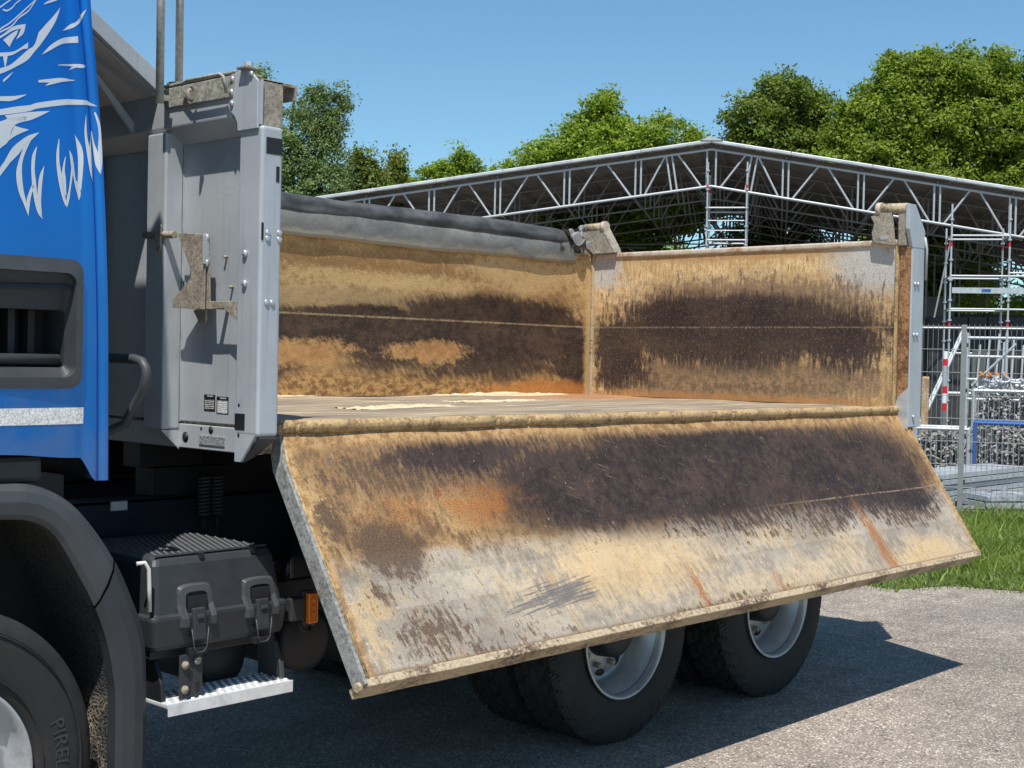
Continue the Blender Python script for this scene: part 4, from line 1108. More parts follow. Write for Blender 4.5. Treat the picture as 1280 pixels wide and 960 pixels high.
for y, z in ((0.142, 2.70), (0.145, 2.74), (0.03, 2.79), (0.14, 2.785)):
    obj("bolt", bolt, 'plastic_grey', post, M=Matrix.Translation((XPF - 0.010, y, z)) @ Matrix.Rotation(-math.pi / 2, 4, 'Z') @ Matrix.Scale(0.8, 4))
for x, z in ((-0.062, 2.242), (-0.062, 2.222), (-0.012, 2.245), (-0.012, 2.222), (-0.062, 2.0), (-0.038, 2.0)):
    obj("bolt", bolt, 'zinc', post, M=Matrix.Translation((x, -0.0225, z)) @ Matrix.Diagonal((0.8, 0.55, 0.8, 1)))
for y, z in ((0.062, 2.17), (0.062, 2.065)):
    obj("bolt", bolt, 'zinc', post, M=Matrix.Translation((XPF - 0.0005, y, z)) @ Matrix.Rotation(-math.pi / 2, 4, 'Z'))
for nm, x0, x1, z0, z1 in (("post_slot", -0.074, -0.006, 2.515, 2.572), ("key_slot", -0.030, -0.016, 2.42, 2.475), ("narrow_slot", -0.0895, -0.080, 2.215, 2.275)):
    obj(nm, MB().box(x0, x1, -0.0232, -0.0222, z0, z1), 'black', post)
obj("square_opening", MB().box(XPF - 0.0012, XPF - .0002, 0.05, 0.108, 1.552, 1.61), 'black', post)
for y, z in ((0.085, 1.64), (0.085, 1.535)):
    obj("drain_hole", MB().lathe([(0, 0.006), (-0.001, 0.006), (-0.001, 0)], 10), 'black', post, M=Matrix.Translation((XPF - 0.0003, y, z)) @ Matrix.Rotation(-math.pi / 2, 4, 'Z'))
# folded brown bracket behind the post head
bk = MB().box(-0.076, 0.015, 0.004, 0.012, 2.615, 2.775).box(-0.076, 0.075, 0.004, 0.075, 2.766, 2.776).box(0.067, 0.075, 0.004, 0.075, 2.72, 2.766).box(-0.076, -0.066, 0.012, 0.075, 2.615, 2.766)
obj("bow_holder", bk, 'bracket', post, 0.002)
obj("holder_foot", MB().tube([(-0.07, 0.03, 2.63), (-0.035, 0.02, 2.645), (0.0, 0.03, 2.63)], 0.014, 8), 'cap', post)
obj("head_clip", MB().box(-0.125, -0.065, 0.03, 0.09, 2.808, 2.819), 'cap', post, 0.003)
obj("clip_bolt", MB().tube([(-0.095, 0.06, 2.818), (-0.095, 0.06, 2.836)], 0.017, 6, smooth=False), 'galv', post)
# the post stands proud of the board's hinge line, like the rear one
post.matrix_basis = Matrix.Translation((-0.045, -0.060, 0.0)) @ post.matrix_basis
# plates and stickers
MT['stick_a'] = sticker("black_warning_sticker", 9, 0.262, 0.331, 1.607, 1.667, 0.30, 0.92)
MT['stick_b'] = sticker("black_and_white_data_sticker", 9, 0.180, 0.252, 1.600, 1.662, 0.24, 0.97, True)
lab(obj("sticker", MB().box(XP - 0.0015, XP - 0.0005, 0.262, 0.331, 1.607, 1.667), 'stick_a', hb), "black sticker with small white print")
lab(obj("sticker", MB().box(XP - 0.0015, XP - 0.0005, 0.180, 0.252, 1.600, 1.662), 'stick_b', hb), "white data sticker with black header")
MT['stick_c'] = simple("embossed_plate", (0.40, 0.41, 0.41, 1), 0.4, 0.4, 0.45, 90.0, 0.6)
obj("type_plate", MB().box(XP - 0.006, XP - 0.0025, 0.195, 0.355, 1.480, 1.516), 'stick_c', hb, 0.0015)
hole = MB().lathe([(0, 1.0), (-0.02, 1.0), (-0.02, 0)], 20).mesh("hole"); hole.materials.append(MT['black'])
for y, z, r in ((0.283, 1.537, 0.014), (0.446, 1.503, 0.020), (0.345, 1.540, 0.006)):
    obj("round_hole", hole, 'black', hb, M=Matrix.Translation((XP - 0.0022, y, z)) @ Matrix.Rotation(-math.pi / 2, 4, 'Z') @ Matrix.Diagonal((r, 0.05, r, 1)))
# latch bracket
XL = -0.13
q = lambda pts: [(y + 0.099, z + 0.002) for y, z in pts]
lp = q([(.327, 2.262), (.128, 2.246), (.113, 2.005), (-.043, 2.002), (-.045, 1.936), (.03, 1.978), (.111, 1.975), (.319, 1.992), (.310, 2.020), (.225, 2.10)])
lt = obj("latch_bracket", MB().prism(lp, 'x', XL - 0.006, XL), 'bracket', truck, 0.002)
obj("stop_tab", MB().prism(q([(.245, 1.974), (.165, 1.974), (.163, 1.930), (.185, 1.918), (.20, 1.922)]), 'x', XL + 0.012, XL + 0.020), 'bracket', lt, 0.002)
obj("bracket_flange", MB().box(XL - 0.03, XL - 0.0065, 0.222, 0.228, 2.14, 2.246), 'galv_bright', lt, 0.001)
obj("folded_plate", MB().prism([(.227, 2.229), (.302, 2.195), (.317, 2.09), (.427, 2.014), (.427, 1.986), (.227, 1.976)], 'x', XL - 0.020, XL - 0.014), 'bracket', lt, 0.0015)
for z in (2.235, 2.145):
    obj("bolt", bolt, 'zinc', lt, M=Matrix.Translation((XL - 0.006, 0.235, z)) @ Matrix.Rotation(-math.pi / 2, 4, 'Z') @ Matrix.Scale(1.3, 4))
obj("pull_bar", MB().tube([(XL - 0.02, 0.62, 2.262), (XL - 0.02, 0.42, 2.255)], 0.014, 8), 'bracket', lt)
obj("pull_knob", MB().prism([(0.50, 2.30), (0.53, 2.275), (0.53, 2.225), (0.515, 2.19), (0.495, 2.20), (0.49, 2.29)], 'x', XL - 0.035, XL - 0.025), 'bracket', lt, 0.004)
for y, z in ((0.39, 2.235), (0.19, 1.99)):
    obj("stand_off", MB().tube([(XL, y, z), (XP, y, z)], 0.012, 8), 'bracket', lt)
for y, z in ((0.205, 2.17), (0.165, 2.06)):
    obj("stud", MB().tube([(XP, y, z), (XP - 0.018, y, z)], 0.006, 8), 'bracket', hb)
# two upright bow poles
p1 = obj("bow_pole", MB().tube([(-0.205, 0.449, 2.735), (-0.205, 0.455, 3.75)], 0.0150, 14), 'galv_pole', truck)
p2 = obj("bow_pole", MB().tube([(-0.06, 0.546, 2.812), (-0.06, 0.552, 3.80)], 0.0150, 14), 'galv_pole', truck)
obj("pole_foot", MB().lathe([(0, 0.0), (0, 0.044), (-0.022, 0.046), (-0.022, 0.0)], 8, smooth=False), 'cap', p2, M=Matrix.Translation((-0.06, 0.546, 2.818)) @ Matrix.Rotation(-math.pi / 2, 4, 'X'))
obj("pole_clip", MB().box(-0.205, -0.172, 0.438, 0.462, 2.745, 2.765), 'cap', p1)
# grab handle behind the cab
obj("grab_handle", MB().tube([(-0.63, 0.30, 1.800), (-0.52, 0.24, 1.797), (-0.5, 0.115, 1.795), (-0.5, 0.07, 1.787), (-0.5, 0.046, 1.765), (-0.5, 0.044, 1.735), (-0.5, 0.062, 1.69), (-0.5, 0.17, 1.575), (-0.55, 0.22, 1.54), (-0.63, 0.25, 1.53)], 0.0165, 12), 'plastic_grey', truck)

# ---- cab
ZT = [(1.39, -0.645), (1.92, -0.654), (2.21, -0.667), (2.48, -0.686), (2.74, -0.713), (2.93, -0.739), (3.87, -0.752)]
def XR(z):
    for (a, xa), (b_, xb) in zip(ZT, ZT[1:]):
        if z <= b_: return xa + (xb - xa) * (z - a) / (b_ - a)
    return ZT[-1][1]
def sstep(a, b_, x):
    t = min(1, max(0, (x - a) / (b_ - a))); return t * t * (3 - 2 * t)
def YC(t, z):
    """Side skin of the cab: t metres ahead of its trailing edge."""
    y = 0.030 * (1 - sstep(0.0, 0.016, t))
    y += 0.010 * sstep(0.028, 0.040, t) - 0.012 * sstep(0.046, 0.062, t)
    y += 0.006 * math.exp(-((t - 0.105) / 0.018) ** 2)
    y -= 0.010 * sstep(0.10, 0.45, t) + 0.012 * math.sin(min(1, t / 1.6) * math.pi) * math.sin(max(0, min(1, (z - 1.4) / 2.2)) * math.pi)
    y += 0.05 * max(0, z - 3.0) ** 1.5
    return y
def ZB(x):
    if x > -0.705: return 1.404
    if x > -0.765: return 1.404 + 0.077 * sstep(-0.705, -0.765, x)
    return 1.481 + 0.02 * sstep(-0.765, -1.05, x)
tsam = [0, .003, .006, .010, .016, .022, .028, .032, .036, .040, .044, .048, .053, .058, .064, .075, .085, .095, .105, .115, .13, .15, .19, .25, .32, .40, .50, .62, .75, .95, 1.2, 1.5, 1.8, 2.0]
zsam = [0, 1.50, 1.56, 1.64, 1.72, 1.80, 1.88, 1.96, 2.02, 2.08, 2.15, 2.25, 2.35, 2.45, 2.55, 2.65, 2.75, 2.85, 3.0, 3.2, 3.45, 3.85]
def skin(t, z):
    zz = z if z else None
    x = XR(zz or 1.40) - t
    if zz is None: zz = ZB(x)
    return (x, YC(t, zz), zz)
hole_i = (tsam.index(.13), tsam.index(.75)); hole_j = (zsam.index(1.72), zsam.index(2.08))
cb = MB().grid(skin, tsam, zsam, True, lambda i, j: hole_i[0] <= i < hole_i[1] and hole_j[0] <= j < hole_j[1])
cab = obj("cab", cb, 'blue', truck)
lab(cab, "glossy blue cab side with silver feathered emblem")
# return flange, back wall, roof, front and far side of the cab
rw = MB()
zz = [1.404] + zsam[1:]
for a, b_ in zip(zz, zz[1:]):
    rw.add([(XR(a), 0.03, a), (XR(b_), YC(0, b_), b_), (XR(b_) - 0.03, 0.12, b_), (XR(a) - 0.03, 0.12, a)], [(0, 1, 2, 3)], True)
obj("trailing_edge", rw, 'blue', cab)
bw = MB()
for a, b_ in zip(zz, zz[1:]):
    bw.add([(XR(a) - 0.035, 0.10, a), (XR(b_) - 0.035, 0.10, b_), (XR(b_) - 0.035, 2.42, b_), (XR(a) - 0.035, 2.42, a)], [(0, 1, 2, 3)])
obj("back_wall", bw, 'black', cab)
xf = -2.64
sh = MB().hexa([(xf, 0.06, 1.42), (XR(1.42) - 0.04, 0.10, 1.42), (XR(1.42) - 0.04, 2.42, 1.42), (xf, 2.36, 1.42)], [(xf + 0.35, 0.16, 3.84), (XR(3.84) - 0.04, 0.10, 3.84), (XR(3.84) - 0.04, 2.40, 3.84), (xf + 0.35, 2.28, 3.84)])
obj("cab_shell", MB().box(-2.62, -1.5, 0.05, 2.41, 1.45, 3.80), 'blue', cab, 0.10, seg=4)
obj("roof", MB().hexa([(-2.3, 0.06, 3.80), (XR(3.85) + .0, 0.07, 3.80), (XR(3.85), 2.40, 3.80), (-2.3, 2.38, 3.80)], [(-2.0, 0.2, 3.92), (XR(3.85) - .05, 0.2, 3.90), (XR(3.85) - .05, 2.2, 3.90), (-2.0, 2.2, 3.92)]), 'blue', cab, 0.03)
obj("far_side", MB().box(-2.6, -0.74, 2.40, 2.44, 1.45, 3.8), 'blue', cab)
obj("windscreen", MB().prism([(0.30, 2.35), (2.15, 2.35), (2.05, 3.15), (0.40, 3.15)], 'x', -2.632, -2.622), 'black', cab, 0.004)
# silver feathers
def feather(A, B):
    def res(P, n):
        d = [0]
        for p_, q_ in zip(P, P[1:]): d.append(d[-1] + math.dist(p_, q_))
        out = []
        for i in range(n + 1):
            s = d[-1] * i / n; j = max(k for k in range(len(d) - 1) if d[k] <= s + 1e-9)
            t = (s - d[j]) / max(1e-9, d[j + 1] - d[j])
            # Catmull-Rom through the outline points
            p0 = P[max(0, j - 1)]; p1_ = P[j]; p2_ = P[j + 1]; p3 = P[min(len(P) - 1, j + 2)]
            out.append(tuple(0.5 * (2 * p1_[c] + (p2_[c] - p0[c]) * t + (2 * p0[c] - 5 * p1_[c] + 4 * p2_[c] - p3[c]) * t * t + (3 * p1_[c] - p0[c] - 3 * p2_[c] + p3[c]) * t ** 3) for c in (0, 1)))
        return out
    n = 18; a = res(A, n); c = res(B, n)
    def f(u, v):
        i = int(round(u)); x = a[i][0] * (1 - v) + c[i][0] * v; z = a[i][1] * (1 - v) + c[i][1] * v
        return (x, YC(XR(z) - x, z) - 0.0016, z)
    return MB().grid(f, range(n + 1), [0, .25, .5, .75, 1.0])
for A, B in FEATHERS:
    obj("feather_mark", feather(A, B), 'feather', cab, fix=False)
# tape
obj("reflective_strip", MB().grid(lambda x, z: (x, YC(XR(z) - x, z) - 0.002, z), np.linspace(-1.42, -0.752, 24), [1.588, 1.61, 1.640]), 'tape', cab)
# air intake in its charcoal frame
def rrect(x0, x1, z0, z1, r, n=6):
    pts = []
    for cx, cz, a0 in ((x1 - r, z1 - r, 0), (x0 + r, z1 - r, 90), (x0 + r, z0 + r, 180), (x1 - r, z0 + r, 270)):
        for k in range(n + 1):
            a = rad(a0 + 90 * k / n); pts.append((cx + r * math.cos(a), cz + r * math.sin(a)))
    return pts
def ring(outer, inner, y0, y1, yi):
    b = MB(); n = len(outer)
    b.add([(p[0], y0, p[1]) for p in outer] + [(p[0], y1, p[1]) for p in inner] + [(p[0], yi, p[1]) for p in inner] + [(p[0], y0 + 0.02, p[1]) for p in outer],
          [(i, (i + 1) % n, n + (i + 1) % n, n + i) for i in range(n)] + [(n + i, n + (i + 1) % n, 2 * n + (i + 1) % n, 2 * n + i) for i in range(n)] + [(3 * n + i, 3 * n + (i + 1) % n, (i + 1) % n, i) for i in range(n)])
    return b
fr = obj("intake_frame", ring(rrect(-1.55, -0.770, 1.700, 2.104, 0.045), rrect(-1.50, -0.795, 1.735, 2.06, 0.035), -0.020, -0.024, 0.02), 'plastic_grey', cab)
pan = ring(rrect(-1.50, -0.795, 1.735, 2.06, 0.035), rrect(-1.46, -0.806, 1.765, 1.945, 0.012), 0.004, 0.030, 0.16)
obj("intake_panel", pan, 'plastic', cab)
obj("intake_ridge", MB().hexa([(-1.49, -0.004, 1.985), (-0.80, -0.004, 2.012), (-0.80, 0.020, 2.012), (-1.49, 0.020, 1.985)], [(-1.49, 0.004, 2.0), (-0.80, 0.004, 2.027), (-0.80, 0.02, 2.027), (-1.49, 0.02, 2.0)]), 'plastic', cab, 0.002)
obj("intake_back", MB().box(-1.48, -0.79, 0.162, 0.17, 1.74, 1.97), 'black', cab)
for k in range(9):
    x = -1.42 + k * 0.066
    obj("intake_louvre", MB().box(x, x + 0.022, 0.10, 0.155, 1.77, 1.945), 'black', cab)
obj("ribbed_roller", MB().tube([(-1.45, 0.05, 1.79), (-0.815, 0.05, 1.79)], 0.017, 14), 'plastic_grey', cab)
# parts below the cab
obj("cab_step_trim", MB().box(-1.45, -0.87, 0.03, 0.35, 1.405, 1.492), 'plastic', truck, 0.02)
obj("cab_mount", MB().box(-1.0, -0.55, 0.55, 1.9, 1.25, 1.42), 'black', truck, 0.02)

# ---- front wheel arch
outer = [(-1.20, 1.42), (-1.027, 1.411), (-0.91, 1.400), (-0.802, 1.349), (-0.717, 1.267), (-0.628, 1.143), (-0.567, 1.019), (-0.520, 0.895), (-0.505, 0.733), (-0.503, 0.40)]
inner = [(-1.20, 1.31), (-1.025, 1.302), (-0.922, 1.290), (-0.841, 1.239), (-0.756, 1.104), (-0.700, 1.0), (-0.655, 0.88), (-0.632, 0.77), (-0.622, 0.68), (-0.622, 0.40)]
mir = lambda P: [(-2.40 - x, z) for x, z in P[::-1]][:-1] + P
def arch(o_, i_, y0, y1, bow):
    b = MB(); n = len(o_); vs = []
    for (ox, oz), (ix, iz) in zip(o_, i_):
        m = ((ox + ix) / 2, (oz + iz) / 2)
        vs += [(ox, y1, oz), (ox, y0 + 0.02, oz), (ox * .8 + ix * .2, y0, oz * .8 + iz * .2), (m[0], y0 - bow, m[1]), (ix * .85 + ox * .15, y0, iz * .85 + oz * .15), (ix, y0 + 0.012, iz), (ix, y1, iz)]
    fs = [(i * 7 + k, i * 7 + k + 1, (i + 1) * 7 + k + 1, (i + 1) * 7 + k) for i in range(n - 1) for k in range(6)]
    return b.add(vs, fs, False)
def smooth_poly(P, k=4):
    out = []
    for j in range(len(P) - 1):
        p0 = P[max(0, j - 1)]; p1_ = P[j]; p2_ = P[j + 1]; p3 = P[min(len(P) - 1, j + 2)]
        for s in range(k):
            t = s / k
            out.append(tuple(0.5 * (2 * p1_[c] + (p2_[c] - p0[c]) * t + (2 * p0[c] - 5 * p1_[c] + 4 * p2_[c] - p3[c]) * t * t + (3 * p1_[c] - p0[c] - 3 * p2_[c] + p3[c]) * t ** 3) for c in (0, 1)))
    return out + [P[-1]]
so, si = smooth_poly(mir(outer)), smooth_poly(mir(inner))
cut = min(range(len(so) // 2, len(so)), key=lambda i: abs(so[i][1] - 1.15))
f1 = obj("front_fender", arch(so[:cut + 1], si[:cut + 1], -0.004, 0.05, 0.006), 'plastic_grey', truck)
f2 = obj("rear_skirt", arch([(x + .002, z - .006) for x, z in so[cut:]], [(x + .001, z - .006) for x, z in si[cut:]], -0.010, 0.05, 0.008), 'plastic', f1)
lin_ = MB().grid(lambda i, y: (si[int(i)][0] + 0.015, y, si[int(i)][1] + 0.004), range(len(si)), [0.02, 0.15, 0.30, 0.46])
obj("spray_guard", lin_, 'guard', f1)
obj("arch_backing", MB().box(-1.9, -0.56, 0.46, 0.48, 0.55, 1.40), 'black', f1)

# ---- tool box
rings = [(0.800, -0.430, 0.118, 0.085), (0.815, -0.436, 0.124, 0.078), (0.905, -0.446, 0.134, 0.066), (0.917, -0.444, 0.132, 0.068), (0.920, -0.428, 0.118, 0.086), (1.085, -0.418, 0.094, 0.112), (1.105, -0.408, 0.086, 0.124), (1.115, -0.396, 0.076, 0.140)]
b = MB(); vs = []
def rsec(x0, x1, y0, y1, z, r=0.022, n=3):
    pts = []
    for cx, cy, a0 in ((x1 - r, y1 - r, 0), (x0 + r, y1 - r, 90), (x0 + r, y0 + r, 180), (x1 - r, y0 + r, 270)):
        for k in range(n + 1):
            a = rad(a0 + 90 * k / n); pts.append((cx + r * math.cos(a), cy + r * math.sin(a), z))
    return pts
for z, x0, x1, y0 in rings: vs += rsec(x0, x1, y0, 0.66, z)
m = 16
fs = [(j * m + k, j * m + (k + 1) % m, (j + 1) * m + (k + 1) % m, (j + 1) * m + k) for j in range(len(rings) - 1) for k in range(m)]
fs += [tuple(range(m))[::-1], tuple((len(rings) - 1) * m + k for k in range(m))]
box = obj("tool_box", b.add(vs, fs), 'plastic', truck, 0.003)
for cx, zt in ((-0.262, 1.015), (0.010, 1.010)):
    fr_ = smooth_poly([(cx - 0.075, 0.875), (cx - 0.072, 0.99), (cx - 0.055, zt), (cx, zt + .004), (cx + 0.055, zt), (cx + 0.072, 0.99), (cx + 0.075, 0.875)], 3)
    sl = lambda z: 0.086 + (z - 0.92) * 0.157 if z > 0.92 else 0.066
    inn = [(cx + (x - cx) * 0.62, 0.875 + (z - 0.875) * 0.80) for x, z in fr_]
    g_ = MB(); n = len(fr_); vs = []
    for (ox, oz), (ix, iz) in zip(fr_, inn):
        vs += [(ox, sl(oz) + .004, oz), (ox * .7 + ix * .3, sl(oz) - 0.014, oz * .7 + iz * .3), (ix, sl(iz) - 0.014, iz), (ix, sl(iz) + .004, iz)]
    g_.add(vs, [(i * 4 + k, i * 4 + k + 1, i * 4 + k + 5, i * 4 + k + 4) for i in range(n - 1) for k in range(3)])
    obj("latch_surround", g_, 'plastic_grey', box)
    obj("latch_recess", MB().box(cx - 0.038, cx + 0.038, 0.074, 0.0845, 0.84, 0.975), 'black', box)
    la = obj("latch", MB().hexa([(cx - 0.026, 0.052, 0.825), (cx + 0.026, 0.052, 0.825), (cx + 0.026, 0.074, 0.825), (cx - 0.026, 0.074, 0.825)], [(cx - 0.026, 0.060, 0.935), (cx + 0.026, 0.060, 0.935), (cx + 0.026, 0.076, 0.935), (cx - 0.026, 0.076, 0.935)]), 'plastic', box, 0.004)
    obj("latch_grip", MB().box(cx - 0.013, cx + 0.013, 0.050, 0.057, 0.90, 0.913), 'plastic_grey', box, 0.002)
    obj("latch_wire", MB().tube([(cx - 0.033, 0.056, 0.865), (cx - 0.026, 0.050, 0.80), (cx - 0.015, 0.054, 0.782), (cx + 0.015, 0.054, 0.782), (cx + 0.026, 0.050, 0.80), (cx + 0.036, 0.056, 0.865)], 0.0022, 6), 'plastic_grey', box)
    obj("latch_catch", MB().box(cx - 0.04, cx + 0.04, 0.058, 0.08, 0.775, 0.799), 'black', box, 0.003)
b = MB()
for i in range(18):
    for j in range(16):
        x = -0.375 + i * 0.025 + (j % 2) * 0.0125; y = 0.165 + j * 0.030
        b.add([(x - .007, y, 1.1152), (x, y - .008, 1.1152), (x + .007, y, 1.1152), (x, y + .008, 1.1152), (x, y, 1.1205)], [(0, 1, 4), (1, 2, 4), (2, 3, 4), (3, 0, 4)])
tag(obj("tread_studs", b, 'plastic_grey', box, fix=False), None, kind="stuff")
for x in (-0.22, 0.0):
    obj("lid_notch", MB().box(x - 0.008, x + 0.008, 0.110, 0.135, 1.098, 1.117), 'black', box)
obj("lid_lip", MB().box(-0.40, 0.07, 0.128, 0.138, 1.1155, 1.121), 'plastic_grey', box)
obj("box_carrier", MB().box(-0.42, 0.11, 0.12, 0.70, 0.765, 0.795), 'black', truck, 0.004)

# ---- entry step
st_ = obj("step_plate", MB().box(-0.385, 0.150, 0.062, 0.245, 0.598, 0.618), 'alu', truck, 0.006)
obj("step_lip", MB().box(-0.385, 0.150, 0.056, 0.0615, 0.575, 0.619), 'alu', st_, 0.002)
b = MB()
for i in range(17):
    for j in range(5):
        x = -0.365 + i * 0.0312 + (j % 2) * 0.0156; y = 0.082 + j * 0.034
        if x < 0.14: b.lathe([(0.0, 0.010), (-0.004, 0.0085), (-0.006, 0.003)], 10)
        if x < 0.14:
            k = len(b.v) - 30
            b.v[k:] = [(x + q_[0], y + q_[2], 0.6182 - q_[1]) for q_ in b.v[k:]]
tag(obj("step_studs", b, 'alu', st_, fix=False), None, kind="stuff")
arm = smooth_poly([(0.105, 0.600), (0.13, 0.62), (0.17, 0.66), (0.20, 0.72), (0.19, 0.775), (0.15, 0.795)], 4)
obj("step_arm", MB().prism([(0.245, 0.60), (0.10, 0.60), (0.11, 0.68), (0.15, 0.75), (0.20, 0.79), (0.245, 0.795)], 'x', 0.128, 0.148), 'plastic_grey', st_, 0.004)
obj("step_arm", MB().prism([(0.245, 0.60), (0.10, 0.60), (0.11, 0.68), (0.15, 0.75), (0.20, 0.79), (0.245, 0.795)], 'x', -0.383, -0.366), 'black', st_, 0.004)
bolt_dull = bolt.copy(); bolt_dull.materials.clear(); bolt_dull.materials.append(MT['bracket'])
hg = MB().box(-0.33, -0.235, 0.075, 0.081, 0.622, 0.775)
hgo = obj("step_hanger", hg, 'plastic', st_, 0.003)
for x, z in ((-0.31, 0.74), (-0.26, 0.75), (-0.31, 0.655)):
    obj("bolt", bolt_dull, 'bracket', st_, M=Matrix.Translation((x, 0.075, z)) @ Matrix.Scale(1.1, 4))
for x, z in ((-0.285, 0.70), (-0.255, 0.66), (-0.29, 0.65)):
    obj("hanger_slot", MB().box(x - 0.007, x + 0.007, 0.0738, 0.0748, z - 0.018, z + 0.014), 'black', st_)
obj("white_strap", MB().tube([(-0.49, 0.10, 1.105), (-0.465, 0.09, 1.108), (-0.452, 0.085, 1.085), (-0.448, 0.085, 1.02), (-0.446, 0.085, 0.94)], 0.0075, 8), 'white_hose', truck)
# side marker lamp
ml = obj("side_marker_lamp", MB().box(0.222, 0.268, 0.060, 0.085, 0.815, 0.930), 'amber', truck, 0.006, seg=3)
for k in range(3):
    obj("lamp_reflector", MB().box(0.236, 0.252, 0.0575, 0.0595, 0.84 + k * 0.027, 0.856 + k * 0.027), 'orange', ml)
obj("lamp_holder", MB().box(0.150, 0.220, 0.075, 0.13, 0.83, 0.915), 'plastic', truck, 0.006)
obj("lamp_bracket", MB().box(0.215, 0.275, 0.0875, 0.12, 0.80, 0.935), 'plastic_grey', truck, 0.004)
obj("lamp_cable", MB().tube([(0.19, 0.08, 0.83), (0.20, 0.075, 0.795), (0.235, 0.075, 0.785), (0.25, 0.085, 0.80)], 0.006, 6), 'black', truck)
obj("side_rail", MB().box(0.13, 0.62, 0.20, 0.24, 0.86, 0.96), 'black', truck, 0.004)

# ------------------------------------------------------------------ scaffold hall behind the yard
A = Vector((27.87, 17.33, 0)); E1 = Vector((0.5241, -0.8517, 0)); E2 = Vector((0.8517, 0.5241, 0)); UZ = Vector((0, 0, 1))
HP = lambda s, t, z: A + E1 * s + E2 * t + UZ * z
SL, SR = 0.136, 0.168                        # fall per metre, left and right slope
ztop = lambda s: 7.72 - (SL * -s if s < 0 else SR * s)
hall = thing("scaffold_hall", tuple(A), "open scaffold hall with a low pitched roof carried on lattice trusses", "hall")
SPL, SPR = -11.4, 12.6
RT = 0.030


def truss_members():
    mem = []
    for sg, lim in ((-1, SPL), (1, SPR)):
        lim = abs(lim)
        mem.append(('top_chord', (0, 0), (sg * lim, 0)))
        mem.append(('bottom_chord', (0, 1), (sg * lim, 1)))
        nodes = [0.12, 1.05, 1.98, 3.95, 5.9, 7.8, 9.7, 11.4]
        for k, s in enumerate(nodes):
            if s > lim: continue
            for d in ((0.0,) if k == 0 else (-0.075, 0.075)):
                mem.append(('truss_post', (sg * (s + d + (0.10 if k == 1 else 0)), 0), (sg * (s + d - (0.06 if k == 1 else 0)), 1)))
        for a, b_ in zip(nodes[2:], nodes[3:]):
            m = (a + b_) / 2
            if b_ > lim: continue
            mem.append(('brace', (sg * (a + 0.18), 1), (sg * (m - 0.12), 0)))
            mem.append(('brace', (sg * (m + 0.12), 0), (sg * (b_ - 0.18), 1)))
        mem.append(('brace', (sg * 0.25, 1), (sg * 0.92, 0)))
        mem.append(('brace', (sg * 1.25, 0), (sg * 1.80, 1)))
    return mem


MEM = truss_members()
TD = 1.0
def mpt(p, t):
    s, k = p
    return HP(s, t, ztop(s) - 0.10 - TD * k)
ft_ = None
for nm, a, b_ in MEM:
    o = rod(nm, mpt(a, 0), mpt(b_, 0), RT * (1.2 if 'chord' in nm else 0.95), 'galv_bright', hall)
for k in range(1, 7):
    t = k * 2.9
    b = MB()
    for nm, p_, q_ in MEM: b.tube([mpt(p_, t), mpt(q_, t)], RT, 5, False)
    o = obj("inner_truss", b, 'galv_shaded', hall, fix=False)
# purlins and roof sheets
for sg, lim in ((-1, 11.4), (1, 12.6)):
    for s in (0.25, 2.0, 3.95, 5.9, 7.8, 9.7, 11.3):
        if s < lim: rod("purlin", HP(sg * s, -0.1, ztop(sg * s) - 0.03), HP(sg * s, 18.5, ztop(sg * s) - 0.03), 0.025, 'galv_shaded', hall)
def sheet(t0, t1, s0, s1, sg):
    b = MB(); n = 26; vs = []
    for i in range(n + 1):
        s = sg * (s0 + (s1 - s0) * i / n); d = 0.022 * (1 if (i % 4) in (1, 2) else -1)
        for t in (t0, t1): vs.append(HP(s, t, ztop(s) + 0.045 + d))
    return b.add(vs, [(2 * i, 2 * i + 1, 2 * i + 3, 2 * i + 2) for i in range(n)])
for sg, lim in ((-1, 11.45), (1, 12.7)):
    for k in range(7):
        t0 = -0.12 + k * 2.6
        for j in range(3):
            s0, s1 = lim * j / 3 - (0.06 if j else 0), lim * (j + 1) / 3
            o = obj("roof_sheet", sheet(t0, t0 + 2.62, s0, s1, sg), 'roof_under', hall)
            o.location.z += 0.006 * (k % 2) + 0.012 * (j % 2)
for sg, lim in ((-1, 11.45), (1, 12.7)):
    n = 6
    for k in range(n):
        a, b_ = sg * lim * k / n, sg * lim * (k + 1) / n
        za, zb = ztop(a), ztop(b_)
        w = MB().hexa([HP(a, -0.22, za + 0.045), HP(b_, -0.22, zb + 0.045), HP(b_, -0.02, zb + 0.045), HP(a, -0.02, za + 0.045)],
                      [HP(a, -0.22, za + 0.14), HP(b_, -0.22, zb + 0.14), HP(b_, 0.1, zb + 0.16), HP(a, 0.1, za + 0.16)])
        obj("roof_edge", w, 'roof_edge', hall, 0.02)
obj("ridge_cap", MB().hexa([HP(-0.3, -0.24, 7.83), HP(0.3, -0.24, 7.82), HP(0.3, 18.2, 7.82), HP(-0.3, 18.2, 7.83)], [HP(-0.05, -0.24, 7.93), HP(0.05, -0.24, 7.93), HP(0.05, 18.2, 7.93), HP(-0.05, 18.2, 7.93)]), 'roof_edge', hall)
# lattice under the back half, dense and dark
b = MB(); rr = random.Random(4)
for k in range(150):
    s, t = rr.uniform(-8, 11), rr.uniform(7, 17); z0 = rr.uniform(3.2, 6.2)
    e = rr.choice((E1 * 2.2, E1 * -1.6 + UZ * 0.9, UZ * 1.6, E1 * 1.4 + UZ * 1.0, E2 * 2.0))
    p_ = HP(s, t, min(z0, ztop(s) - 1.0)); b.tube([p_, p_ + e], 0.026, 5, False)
tag(obj("inner_lattice", b, 'galv_shaded', hall, fix=False), None, kind="stuff")
